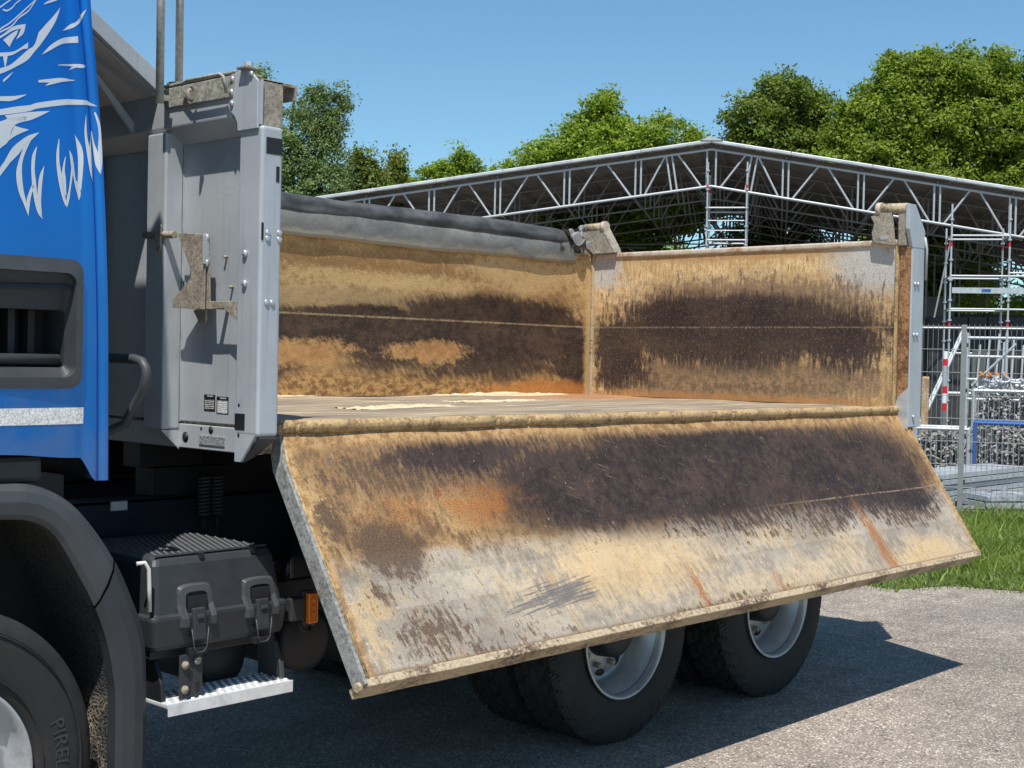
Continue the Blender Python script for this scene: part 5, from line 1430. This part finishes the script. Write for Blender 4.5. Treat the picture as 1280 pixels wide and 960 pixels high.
# columns
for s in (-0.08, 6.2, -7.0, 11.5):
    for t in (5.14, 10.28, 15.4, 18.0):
        rod("column", HP(s, t, 0), HP(s, t, ztop(s) - 1.0), 0.035, 'galv_shaded', hall)


def tower(name, label, s0, s1, t0, t1, zt, zs, group, over=0.0, red=True):
    o = thing(name, tuple(HP(s0, t0, 0)), label, "scaffold tower", group)
    for s in (s0, s1):
        for t in (t0, t1):
            top = zt + (over if t == t0 else -0.2)
            rod("standard", HP(s, t, 0), HP(s, t, top), 0.026, 'galv_bright', o)
            z = 0.5
            while z < top:
                rod("rosette", HP(s, t, z), HP(s, t, z + 0.035), 0.055, 'galv', o); z += 0.5 * 1.0
            if red:
                for z in (zt - 0.75, zt - 2.75): rod("red_band", HP(s, t, z), HP(s, t, z + 0.14), 0.028, 'red', o)
    for z in zs:
        for t in (t0, t1): rod("ledger", HP(s0, t, z), HP(s1, t, z), 0.024, 'galv_bright', o)
        for s in (s0, s1): rod("transom", HP(s, t0, z), HP(s, t1, z), 0.024, 'galv_bright', o)
    return o
tw = tower("scaffold_tower", "narrow scaffold tower of ladder frames under the hall's ridge", -0.08, 0.97, -0.15, 0.95, 7.25, (1.2, 2.2, 3.2, 4.2, 5.15, 6.02), "scaffold towers")
for z in (5.45, 5.72): rod("ladder_rung", HP(-0.08, 0.3, z), HP(0.97, 0.3, z), 0.015, 'galv', tw)
tw = tower("scaffold_tower", "wide scaffold bay with toe board standing beside the mesh fence's yard", 6.06, 7.44, -2.0, -0.9, 5.6, (1.2, 2.2, 3.30, 4.12, 5.12), "scaffold towers", 0.3)
obj("toe_board", MB().hexa([HP(6.1, -2.03, 3.69), HP(8.9, -2.03, 3.69), HP(8.9, -1.99, 3.69), HP(6.1, -1.99, 3.69)], [HP(6.1, -2.03, 3.83), HP(8.9, -2.03, 3.83), HP(8.9, -1.99, 3.83), HP(6.1, -1.99, 3.83)]), 'galv', tw)
obj("blue_mark", MB().hexa([HP(6.8, -2.034, 3.72), HP(7.02, -2.034, 3.72), HP(7.02, -2.031, 3.72), HP(6.8, -2.031, 3.72)], [HP(6.8, -2.034, 3.80), HP(7.02, -2.034, 3.80), HP(7.02, -2.031, 3.80), HP(6.8, -2.031, 3.80)]), 'blue_frame', tw)
for s in (7.44,):
    for z in (3.30, 4.12, 4.20):
        rod("ledger", HP(s, -2.0, z), HP(9.6, -2.0, z), 0.024, 'galv_bright', tw)
rod("standard", HP(9.5, -2.0, 0), HP(9.5, -2.0, 5.3), 0.026, 'galv_bright', tw)
rod("diagonal", HP(5.75, -1.5, 3.1), HP(6.06, -2.0, 5.1), 0.022, 'galv', tw)
# goods inside the hall
def stored(name, label, cat, s0, s1, t0, t1, z0, z1, mat, n=1, group=None):
    o = thing(name, tuple(HP((s0 + s1) / 2, t0, 0)), label, cat, group)
    for k in range(n):
        a, b_ = s0 + (s1 - s0) * k / n, s0 + (s1 - s0) * (k + 1) / n - 0.03
        obj("stack_block", MB().hexa([HP(a, t0, z0), HP(b_, t0, z0), HP(b_, t1, z0), HP(a, t1, z0)], [HP(a, t0, z1), HP(b_, t0, z1), HP(b_, t1, z1), HP(a, t1, z1)]), mat, o, 0.01)
    return o
stored("site_container", "dull green container board at the back of the scaffold hall", "container", 3.5, 7.4, 8.0, 10.5, 0.01, 4.1, 'green_board')
stored("panel_stack", "black panels stacked on edge behind the scaffold bay", "panels", 6.0, 8.6, 2.0, 3.2, 0.01, 3.25, 'dark_store', 5)
stored("panel_stack", "dark pallet stack left of the ridge tower inside the hall", "panels", -8, -2.5, 9, 12, 0.01, 4.4, 'dark_store', 6)
stored("panel_stack", "dark crate wall at the rear of the hall under the right roof slope", "panels", 7.6, 12.4, 9, 12, 0.01, 3.6, 'dark_store', 6)
stored("panel_stack", "dark covered goods behind the ridge tower", "panels", -1.5, 3.2, 10, 12, 0.01, 4.3, 'dark_store', 5)

# ------------------------------------------------------------------ mesh fence
FQ = lambda s, t, z: FP + F1 * s + F2 * t + UZ * z
FZ = 2.33
fence = thing("mesh_fence", tuple(FP), "grey double-wire mesh fence with square posts along the yard", "fence")
posts = (-7.54, -5.03, -2.52, -0.01, 2.50, 5.01)
for s in posts:
    b = MB().hexa([FQ(s - .032, -.03, 0), FQ(s + .032, -.03, 0), FQ(s + .032, .03, 0), FQ(s - .032, .03, 0)], [FQ(s - .032, -.03, FZ + .02), FQ(s + .032, -.03, FZ + .02), FQ(s + .032, .03, FZ + .02), FQ(s - .032, .03, FZ + .02)])
    po = obj("fence_post", b, 'fence', fence, 0.004)
    for z in (0.42, 0.98, 1.53, 2.08):
        obj("post_clamp", MB().hexa([FQ(s + .034, -.035, z), FQ(s + .052, -.035, z), FQ(s + .052, .02, z), FQ(s + .034, .02, z)], [FQ(s + .034, -.035, z + .05), FQ(s + .052, -.035, z + .05), FQ(s + .052, .02, z + .05), FQ(s + .034, .02, z + .05)]), 'plastic', po)
for k, (a, b_) in enumerate(zip(posts, posts[1:])):
    near = -3 < a < 3
    def wires(horizontal):
        out = []
        if horizontal:
            z = 0.10
            while z < FZ + 0.01:
                for d in (-0.012, 0.012): out.append((FQ(a + .03, -.034 + d, z), FQ(b_ - .03, -.034 + d, z), 0.004))
                z += 0.2785
        else:
            n = 42
            for i in range(1, n):
                s = a + (b_ - a) * i / n
                out.append((FQ(s, -.034, 0.04), FQ(s, -.034, FZ + 0.03), 0.003))
        return out
    if near:
        pn = None
        hz = wires(True)
        pn = rod("mesh_panel", *hz[0], 'fence', fence, 6)
        for q_ in hz[1:]: rod("wire", *q_, 'fence', pn, 6)
        for q_ in wires(False): rod("wire", *q_, 'fence', pn, 6)
    else:
        b = MB()
        for p_, q_, r0 in wires(True) + wires(False): b.tube([p_, q_], r0, 5, False)
        tag(obj("mesh_panel", b, 'fence', fence, fix=False), None, kind="stuff")
# outward lean of barbed top frame
rod("top_rail", FQ(-2.5, 0.02, FZ - 0.02), FQ(2.5, 0.02, FZ - 0.02), 0.012, 'galv', fence)

# ------------------------------------------------------------------ things in the yard behind the fence
def deck(name, label, org, dirv, length, wid, z, group):
    """Steel scaffold deck with raised side flanges and punched top."""
    o = thing(name, (org.x, org.y, z), label, "scaffold deck", group)
    d = dirv.normalized(); w = Vector((-d.y, d.x, 0))
    P = lambda a, b_, h: org + d * a + w * b_ + UZ * (z + h)
    def bx(nm, a0, a1, b0, b1, h0, h1, mat='galv'):
        obj(nm, MB().hexa([P(a0, b0, h0), P(a1, b0, h0), P(a1, b1, h0), P(a0, b1, h0)], [P(a0, b0, h1), P(a1, b0, h1), P(a1, b1, h1), P(a0, b1, h1)]), mat, o, 0.003)
    bx("deck_plate", 0, length, 0, wid, 0.055, 0.062, 'galv_bright')
    bx("side_flange", 0, length, 0, 0.012, 0.0, 0.0545); bx("side_flange", 0, length, wid - .012, wid, 0.0, 0.0545)
    bx("end_cap", 0, 0.012, 0.013, wid - .013, 0.0, 0.0545)
    for k in range(int(length / 0.22)):
        bx("cross_rib", 0.1 + k * 0.22, 0.14 + k * 0.22, 0.03, wid - .03, 0.0625, 0.068)
    return o
gd = "steel decks stacked behind the fence"
d1 = (FQ(1.1, 5.2, 0) - FQ(-0.75, 1.0, 0))
for k in range(5):
    for j in range(2):
        o_ = FQ(-0.55, 1.15, 0) + Vector((0.02 * (k % 2), 0.015 * (k % 3), 0)) - Vector((-d1.y, d1.x, 0)).normalized() * (0.33 * j)
        deck("scaffold_deck", ["bottom", "second lowest", "middle", "second highest", "topmost"][k] + " galvanised deck of the " + ("pile right beside the blue crate" if j == 0 else "pile between the blue crate's pile and the truck") , o_, d1, 2.57, 0.32, 0.08 + k * 0.075, gd)
for k in range(2):
    o_ = FQ(0.30, 0.42, 0) + Vector((0.03 * k, 0.02, 0))
    deck("scaffold_deck", ("upper" if k else "lower") + " of two low steel decks lying just behind the fence wires in the grass", o_, F1 + F2 * 0.65, 2.0, 0.6, 0.10 + k * 0.08, "low decks at the fence")
for k in range(4):
    deck("scaffold_deck", ("upper" if k // 2 else "lower") + (" shifted" if k % 2 else "") + " pale steel deck of the far low stack under the leaning ladder", FQ(-1.6, 8.5, 0) + F1 * (k % 2) * .33, F1 + F2 * 0.2, 2.3, 0.6, 0.30 + (k // 2) * 0.08, "far deck stack")
for s, t in ((-1.3, 8.7), (0.2, 9.0)):
    tag(obj("timber_bearer", MB().hexa([FQ(s, t - .1, .005), FQ(s + .12, t - .1, .005), FQ(s + .12, t + .7, .005), FQ(s, t + .7, .005)], [FQ(s, t - .1, .29), FQ(s + .12, t - .1, .29), FQ(s + .12, t + .7, .29), FQ(s, t + .7, .29)]), 'timber', None, 0.005),
        "timber bearer under the far flat deck stack", "timber", "timber bearers")
for a in (0.2, 1.9):
    c_ = FQ(-0.55, 1.15, 0) + d1.normalized() * a; w_ = Vector((-d1.y, d1.x, 0)).normalized()
    tag(obj("timber_bearer", MB().hexa([c_ - w_ * .36 + UZ * .005, c_ + w_ * .34 + UZ * .005, c_ + w_ * .34 + d1.normalized() * .09 + UZ * .005, c_ - w_ * .36 + d1.normalized() * .09 + UZ * .005],
                                    [c_ - w_ * .36 + UZ * .078, c_ + w_ * .34 + UZ * .078, c_ + w_ * .34 + d1.normalized() * .09 + UZ * .078, c_ - w_ * .36 + d1.normalized() * .09 + UZ * .078]), 'timber', None, 0.004),
        "squared timber bearer under the deck stack beside the blue crate", "timber", "timber bearers")


def couplers(name, c0, c1, t0, t1, z0, z1, n, seed, mat, par):
    r = random.Random(seed); b = MB()
    for _ in range(n):
        p_ = FQ(r.uniform(c0, c1), r.uniform(t0, t1), r.uniform(z0, z1))
        e = Vector((r.uniform(-1, 1), r.uniform(-1, 1), r.uniform(-.6, .6))).normalized() * r.uniform(0.05, 0.22)
        f = Vector((r.uniform(-1, 1), r.uniform(-1, 1), r.uniform(-1, 1))).normalized() * 0.05
        b.tube([p_, p_ + e * .5 + f, p_ + e], r.uniform(0.012, 0.03), 5)
    return tag(obj(name, b, mat, par, fix=False), None, kind="stuff")


def crate(label, s0, s1, t0, t1, z1, frame, seed, fill):
    o = thing("mesh_crate", tuple(FQ((s0 + s1) / 2, t0, 0)), label, "crate", "crates of scaffold fittings")
    for s in (s0, s1):
        for t in (t0, t1): rod("crate_post", FQ(s, t, 0), FQ(s, t, z1), 0.03, frame, o)
    for z in (0.10, z1):
        for t in (t0, t1): rod("crate_rail", FQ(s0, t, z), FQ(s1, t, z), 0.03, frame, o)
        for s in (s0, s1): rod("crate_rail", FQ(s, t0, z), FQ(s, t1, z), 0.03, frame, o)
    n = int((s1 - s0) / 0.08)
    for k in range(1, n): rod("crate_wire", FQ(s0 + (s1 - s0) * k / n, t0, 0.1), FQ(s0 + (s1 - s0) * k / n, t0, z1), 0.004, 'galv', o, 6)
    obj("crate_floor", MB().hexa([FQ(s0, t0, .10), FQ(s1, t0, .10), FQ(s1, t1, .10), FQ(s0, t1, .10)], [FQ(s0, t0, .13), FQ(s1, t0, .13), FQ(s1, t1, .13), FQ(s0, t1, .13)]), frame, o)
    couplers("couplers", s0 + .04, s1 - .1, t0 + .05, t1 - .1, 0.14, z1 - 0.1, 420, seed, fill, o)
    return o
crate("blue framed mesh crate full of brown couplers behind the deck stack", 0.03, 1.25, 5.0, 5.9, 0.98, 'blue_frame', 1, 'scrap')
crate("low galvanised mesh crate of grey fittings standing behind the deck piles", -0.95, -0.10, 6.6, 7.4, 0.8, 'galv', 4, 'scrap')
crate("galvanised mesh crate heaped with grey fittings behind the blue crate", -0.05, 1.6, 7.0, 8.0, 1.45, 'galv', 2, 'scrap')
cp = thing("coupler_heap", tuple(FQ(0.9, 7.5, 0)), "pale heap of pipe fittings piled above the galvanised crate", "fittings")
couplers("couplers", 0.1, 1.5, 7.05, 7.8, 1.40, 1.66, 160, 9, 'galv', cp)
pt = thing("tube_stack", tuple(FQ(-0.7, 5.6, 0)), "low stack of galvanised scaffold tubes lying behind the deck piles", "tubes")
for k in range(15):
    row, q_ = divmod(k, 5); a_ = FQ(-1.5 + 0.02 * (k % 3), 5.3 + q_ * 0.055 + row * 0.027, 0.03 + row * 0.047)
    rod("scaffold_tube", a_, a_ + (F1 + F2 * 0.05).normalized() * (1.35 + 0.07 * (k % 4)), 0.0242, 'galv', pt)
pt = thing("tube_stack", tuple(FQ(0.2, 11.0, 0)), "upright bundle of scaffold tubes leaning behind the storage rack", "tubes")
for k in range(12):
    a_ = FQ(-0.15 + k * 0.16, 10.9, 0); rod("scaffold_tube", a_, FQ(-0.05 + k * 0.15 + 0.03 * (k % 3), 11.2, 2.3 + 0.22 * ((k * 7) % 5) / 4), 0.0242, 'galv', pt)
# ladder leaning against the hall front
ld = thing("ladder", tuple(FQ(-1.55, 15.0, 0)), "aluminium ladder leaning behind the fence post", "ladder")
la, lb_ = FQ(-1.42, 14.2, 0.30), FQ(-0.45, 15.4, 2.75)
for e in (Vector((0, 0, 0)), E2 * 0.38):
    rod("stile", la + e, lb_ + e, 0.035, 'galv_bright', ld)
for k in range(1, 9):
    p_ = la.lerp(lb_, k / 9.0); rod("rung", p_, p_ + E2 * 0.38, 0.018, 'galv', ld)
# red and white marker post
mp = thing("marker_post", tuple(FQ(-0.73, 12.0, 0)), "red and white banded marker post standing behind the fence", "post")
zb_ = 0.0
for hgt, mt in ((0.95, 'galv_shaded'), (0.15, 'red'), (0.20, 'white'), (0.15, 'red'), (0.42, 'galv'), (0.14, 'red'), (0.16, 'white')):
    rod("band", FQ(-0.73, 12.0, zb_), FQ(-0.73, 12.0, zb_ + hgt), 0.052, mt, mp); zb_ += hgt
ps = thing("tube_prop", tuple(FQ(-0.40, 12.3, 0)), "thin pale tube prop beside the red and white marker post", "prop")
rod("tube", FQ(-0.40, 12.3, 0), FQ(-0.40, 12.3, 1.35), 0.045, 'white', ps); rod("foot", FQ(-0.40, 12.3, 0), FQ(-0.40, 12.3, 0.02), 0.09, 'galv', ps)
# timber posts
for k, (s, hgt, wd, txt) in enumerate(((-1.06, 1.62, 0.07, "tall raw timber post beside the truck's rear corner post"), (-1.24, 1.40, 0.05, "shorter weathered timber post beside the tall one"), (-1.40, 1.46, 0.05, "slim timber stake next to the two timber posts"))):
    o = obj("timber_post", MB().hexa([FQ(s - wd, 11.0, 0), FQ(s + wd, 11.0, 0), FQ(s + wd, 11.14, 0), FQ(s - wd, 11.14, 0)], [FQ(s - wd, 11.0, hgt), FQ(s + wd, 11.0, hgt), FQ(s + wd, 11.14, hgt + .03), FQ(s - wd, 11.14, hgt + .03)]), 'timber', None, 0.02)
    tag(o, txt, "timber post")
# rack with shelves behind the crates
rk = thing("storage_rack", tuple(FQ(0.5, 10.0, 0)), "galvanised storage rack with white shelf rails behind the crates", "rack")
for s in (-0.25, 0.45, 1.9):
    for t in (9.6, 10.6): rod("rack_post", FQ(s, t, 0), FQ(s, t, 2.5), 0.03, 'galv', rk)
for z in (0.7, 1.25, 1.62, 2.05, 2.4): rod("rack_rail", FQ(-0.25, 9.6, z), FQ(1.9, 9.6, z), 0.028, 'galv_bright', rk)
rod("rack_brace", FQ(-0.15, 9.58, 1.5), FQ(0.62, 9.58, 2.30), 0.024, 'galv_bright', rk)
couplers("couplers", -0.15, 1.7, 9.7, 10.4, 1.27, 1.50, 170, 5, 'scrap', rk)
oc = thing("coupler_bundle", tuple(FQ(0.15, 9.65, 0)), "row of orange couplers hanging on the rack rail", "couplers")
for k in range(4):
    c_ = FQ(-0.02 + k * 0.14, 9.55, 1.66)
    obj("orange_coupler", MB().tube([c_, c_ + UZ * 0.05 + F1 * 0.04, c_ + UZ * 0.10 + F1 * 0.01, c_ + UZ * .02 + F1 * .09], 0.028, 6), 'orange', oc)
for k in range(6):
    s = -0.2 + k * 0.33
    o = obj("upright_panel", MB().hexa([FQ(s, 11.3, 0), FQ(s + .28, 11.3, 0), FQ(s + .28, 11.36, 0), FQ(s, 11.36, 0)], [FQ(s, 11.3, 2.2), FQ(s + .28, 11.3, 2.2), FQ(s + .28, 11.36, 2.2), FQ(s, 11.36, 2.2)]), 'dark_store' if k % 3 else 'green_board', None, 0.01)
    tag(o, "dark formwork panel standing upright behind the storage rack", "panel", "formwork panels")

# ------------------------------------------------------------------ trees
def leaves(name, lobes, n_clump, per, size, clump_r, mat, seed, long=1.0):
    r = np.random.default_rng(seed)
    n_clump = int(n_clump * 0.62); per = int(per * 2.1); clump_r *= 1.08; size *= 0.84
    extra = []
    for l in lobes:                                # upright shoots on the upper outline
        if l[2] + l[5] > max(q[2] + q[5] for q in lobes) - 3.0:
            for _ in range(6):
                a = r.uniform(0, 2 * np.pi); k = r.uniform(0.2, 0.95)
                extra.append((l[0] + np.cos(a) * l[3] * k, l[1] + np.sin(a) * l[4] * k, l[2] + l[5] * np.sqrt(1 - k * k) * 0.98, 0.13, 0.13, r.uniform(0.3, 0.65)))
    lobes = list(lobes) + extra
    vol = np.array([l[3] * l[4] * l[5] for l in lobes]) ** 0.75
    which = r.choice(len(lobes), n_clump, p=vol / vol.sum())
    L_ = np.array(lobes)[which]
    d = r.normal(size=(n_clump, 3)); d /= np.linalg.norm(d, axis=1)[:, None]
    rad_ = r.uniform(0.1, 1.0, n_clump) ** 0.45
    cc = L_[:, :3] + d * rad_[:, None] * L_[:, 3:6]
    n = n_clump * per
    cs_ = np.repeat(clump_r * r.uniform(0.6, 1.4, n_clump), per)
    off = np.clip(r.normal(size=(n, 3)), -1.7, 1.7) * cs_[:, None] * np.array([1, 1, 0.7])
    P = np.repeat(cc, per, 0) + off
    nrm = np.repeat(d, per, 0) * 0.6 + r.normal(size=(n, 3)) * 0.6 + np.array([0, 0, 0.55])
    nrm /= np.linalg.norm(nrm, axis=1)[:, None]
    a = np.cross(nrm, r.normal(size=(n, 3))); a /= np.linalg.norm(a, axis=1)[:, None]
    b_ = np.cross(nrm, a)
    s = size * r.uniform(0.55, 1.3, n)[:, None]
    V_ = np.stack([P - a * s * long, P + b_ * s * 0.55 + nrm * s * 0.12, P + a * s * long - nrm * s * 0.18, P - b_ * s * 0.55 + nrm * s * 0.12], 1)
    return fast_mesh(name, V_.reshape(-1, 3), [(0, 1, 2), (0, 2, 3)], n, 4, mat)


def tree(name, label, base, lobes, n_clump, per, size, clump_r, mat, seed, group, trunk_r=0.3, long=1.0):
    base = Vector(base)
    o = thing(name, tuple(base), label, "tree", group)
    r = random.Random(seed)
    top = max(l[2] + l[5] * 0.3 for l in lobes); cx = sum(l[0] for l in lobes) / len(lobes); cy = sum(l[1] for l in lobes) / len(lobes)
    b = MB()
    pts = [base + (Vector((cx, cy, 0)) - Vector((base.x, base.y, 0))) * (k / 6) ** 1.5 * 0.8 + UZ * (top - base.z) * k / 6 + Vector((r.uniform(-.12, .12), r.uniform(-.12, .12), 0)) * (1 if k else 0) for k in range(7)]
    b.tube(pts, [trunk_r * (1 - 0.14 * k) for k in range(7)], 8)
    for l in lobes:
        k = r.choice((2, 3, 4)); p0 = pts[k]; p3 = Vector(l[:3])
        m = p0.lerp(p3, .5) + Vector((r.uniform(-.3, .3), r.uniform(-.3, .3), 0.3))
        b.tube([p0, m, p3], [trunk_r * .4, trunk_r * .25, trunk_r * .1], 6)
        for _ in range(4):
            e = p3 + Vector((r.uniform(-1, 1) * l[3], r.uniform(-1, 1) * l[4], r.uniform(-.5, 1) * l[5])) * .8
            b.tube([m, m.lerp(e, .5) + UZ * .2, e], [trunk_r * .18, trunk_r * .1, trunk_r * .03], 5)
    obj("trunk", b, 'bark', o, fix=False)
    obj("crown", leaves(name + "_crown", lobes, n_clump, per, size, clump_r, mat, seed), mat, o)
    return o


def lob(c, spec):
    """lobes given as (right, ahead, z, r_side, r_ahead, r_up) about a plan point."""
    out = []
    for a, f, z, rs, rf, ru in spec:
        p_ = c + RH * a + FH * f
        out.append((p_.x, p_.y, z, rs, rf, ru))
    return out
C0 = Vector((CAM_LOC.x, CAM_LOC.y, 0))
plan = lambda depth, right: C0 + FH * depth + RH * right
GR = "trees behind the scaffold hall"
# grey green tree behind the headboard
c = plan(40, -6.5)
tree("willow_tree", "slender grey green tree rising behind the truck's front post", (c.x, c.y, 0),
     lob(c, [(-.1, 0, 6.6, 1.3, 1.3, 1.2), (0.0, 0, 7.9, .75, .8, 1.0), (0.55, 0, 8.9, .22, .3, .75), (1.0, 0.2, 8.3, .40, .5, .8), (1.25, .2, 8.9, .16, .2, .45), (-1.1, 0, 9.2, .30, .3, .75), (-1.6, 0, 8.0, .6, .6, 1.3), (0.9, 0, 7.0, .7, .8, .7), (0.1, 0, 5.2, 1.9, 1.4, 1.2), (-2.6, 0, 7.0, 1.2, 1.2, 2.0)]), 1292, 40, 0.061, 0.156, 'leaf_willow', 21, GR, 0.2)
c = plan(42, -4.75)
tree("small_tree", "olive green round tree beside the slender grey green one", (c.x, c.y, 0), lob(c, [(0.1, 0, 7.25, .60, .6, .55), (-.1, 0, 6.5, .85, .8, .6), (0.45, 0, 6.3, .55, .6, .55), (-.5, 0, 5.4, 1.2, 1, .9), (.9, 0, 5.6, .7, .7, .5)]), 510, 42, 0.072, 0.156, 'leaf_bush', 22, GR, 0.15)
for r_s, z, w, seed, txt in ((-4.05, 8.9, .75, 34, "rounded green tree top beside the small pointed tree tip"), (-1.15, 9.2, .7, 35, "low green tree top touching the tall bright maple's flank"), (-4.8, 9.5, .3, 31, "small pointed tree tip above the hall's left roof end"), (-3.0, 9.5, .8, 32, "low fresh green tree top above the hall's left roof slope"), (-2.1, 9.8, .75, 33, "small bright tree between the low tree top and the tall maple")):
    c = plan(55, r_s)
    tree("small_tree", txt, (c.x, c.y, 0), lob(c, [(0, 0, z - .4, w * .6, w, .55), (-.3, 0, z - 1.4, w, w, .9), (.3, 0, z - 1.8, w * 1.1, w, 1.0), (0, 0, z - 3, w * 1.5, w, 1.2)]), 289, 36, 0.094, 0.172, 'leaf_maple' if seed > 31 else 'leaf_bush', seed, GR, 0.12)
c = plan(50, 2.9)
tree("maple_tree", "bright fresh green maple behind the hall's left roof slope", (c.x, c.y, 0),
     lob(c, [(0.0, 0, 10.3, 1.0, 1.2, .95), (-.9, 0, 9.6, .9, 1.1, .8), (.9, 0, 10.0, 1.2, 1.2, .7), (2.2, 0, 9.9, .95, 1.0, .6), (3.3, 0, 9.5, .6, .8, .5), (-1.9, 0, 9.0, .9, 1.2, .9), (-2.6, 0, 8.5, .7, 1, .6), (1, 0, 8.8, 2.4, 1.8, 1.0), (-1, 0, 7.6, 2.4, 2, 1.2), (2.2, 0, 7.6, 2.2, 2, 1.4), (.35, 0, 11.15, .35, .4, .35), (0, 0, 5.5, 3.4, 2.2, 1.8)]), 1955, 44, 0.094, 0.195, 'leaf_maple', 41, GR, 0.3)
c = plan(55, 10.4)
tree("chestnut_tree", "dark dense round tree behind the hall's ridge", (c.x, c.y, 0),
     lob(c, [(0.2, 0, 12.3, 1.3, 1.5, 1.1), (-.9, 0, 11.6, 1.1, 1.3, .9), (1.1, 0, 12.0, .9, 1.3, 1.0), (-1.2, 0, 10.4, .9, 1.3, .8), (0, 0, 10.6, 1.8, 1.8, 1.2), (1.3, 0, 10.4, 1.2, 1.5, 1.0), (0, 0, 9, 2.6, 2, 1.4), (2.2, 0, 10.2, 1.2, 1.4, 1.0), (2.3, 0, 8.8, 1.6, 1.4, 1.2), (0, 0, 6, 3.0, 2.2, 2.4)]), 1530, 46, 0.101, 0.211, 'leaf_dark', 42, GR, 0.35)
c = plan(52, 16.0)
tree("broad_maple_tree", "large broad green maple rising over the hall's right roof slope", (c.x, c.y, 0),
     lob(c, [(-1.2, 0, 12.5, 1.2, 1.5, 1.1), (.2, 0, 12.6, 1.2, 1.6, 1.1), (-.3, 0, 13.2, .5, .6, .6), (-1.9, 0, 12.9, .45, .6, .6), (1.6, 0, 12.6, 1.0, 1.5, .9), (2.0, 0, 13.2, .4, .5, .4), (2.9, 0, 12.0, .9, 1.3, .9), (3.4, 0, 12.9, .3, .4, .5), (-2.4, 0, 11.4, 1.2, 1.5, 1.2), (-.5, 0, 11.0, 1.8, 2, 1.3), (1.6, 0, 10.8, 1.9, 2, 1.3), (3.3, 0, 10.4, 1.4, 2, 1.3), (-2.4, 0, 9.6, 1.8, 2, 1.3), (0, 0, 9.0, 2.6, 2.2, 1.4), (3, 0, 8.6, 2.2, 2, 1.5), (4.6, 0, 11.6, 1.0, 1.4, 1.4), (5.0, 0, 9.6, 1.6, 1.6, 1.5), (-3.4, 0, 10.6, 0.8, 1.0, 0.9), (-3.6, 0, 9.0, 1.4, 1.4, 1.3), (0, 0, 6, 4, 2.4, 2.4)]), 3570, 46, 0.101, 0.211, 'leaf_big', 43, GR, 0.4)
c = plan(58, 23.2)
tree("chestnut_tree", "dark tree at the right end of the hall beside the broad maple", (c.x, c.y, 0), lob(c, [(0, 0, 12.9, 1.1, 1.4, 1.4), (-1, 0, 11, 1.6, 1.6, 1.4), (1.5, 0, 11, 1.6, 1.6, 1.6), (0, 0, 8.5, 3, 2, 2)]), 884, 44, 0.108, 0.234, 'leaf_dark', 44, GR, 0.35)
# hedge seen through the hall
for k, (dp, rt) in enumerate(((62, 2.0), (60, 6.5), (62, 11.0), (60, 15.5), (62, 20.0), (60, 24.0))):
    c = plan(dp, rt)
    txt = ["hedge tree glimpsed under the hall roof behind the far wall's crumpled tarpaulin", "hedge tree glimpsed under the roof left of the ridge tower", "hedge tree glimpsed under the roof right of the ridge tower",
           "hedge tree glimpsed under the roof above the tailgate's hinge", "hedge tree glimpsed through the wide scaffold bay", "hedge tree glimpsed past the right side of the wide scaffold bay"][k]
    tree("hedge_tree", txt, (c.x, c.y, 0), lob(c, [(0, 0, 4.6, 1.6, 1.2, 1.6), (-1.6, 0, 3.6, 1.5, 1.2, 1.8), (1.6, 0, 3.8, 1.5, 1.2, 1.8), (0, 0, 6.2, 1.0, 1, .9), (0, 0, 2.0, 3, 1.4, 1.6)]), 561, 34, 0.115, 0.234, 'leaf_maple', 60 + k, "hedge trees behind the hall", 0.15)
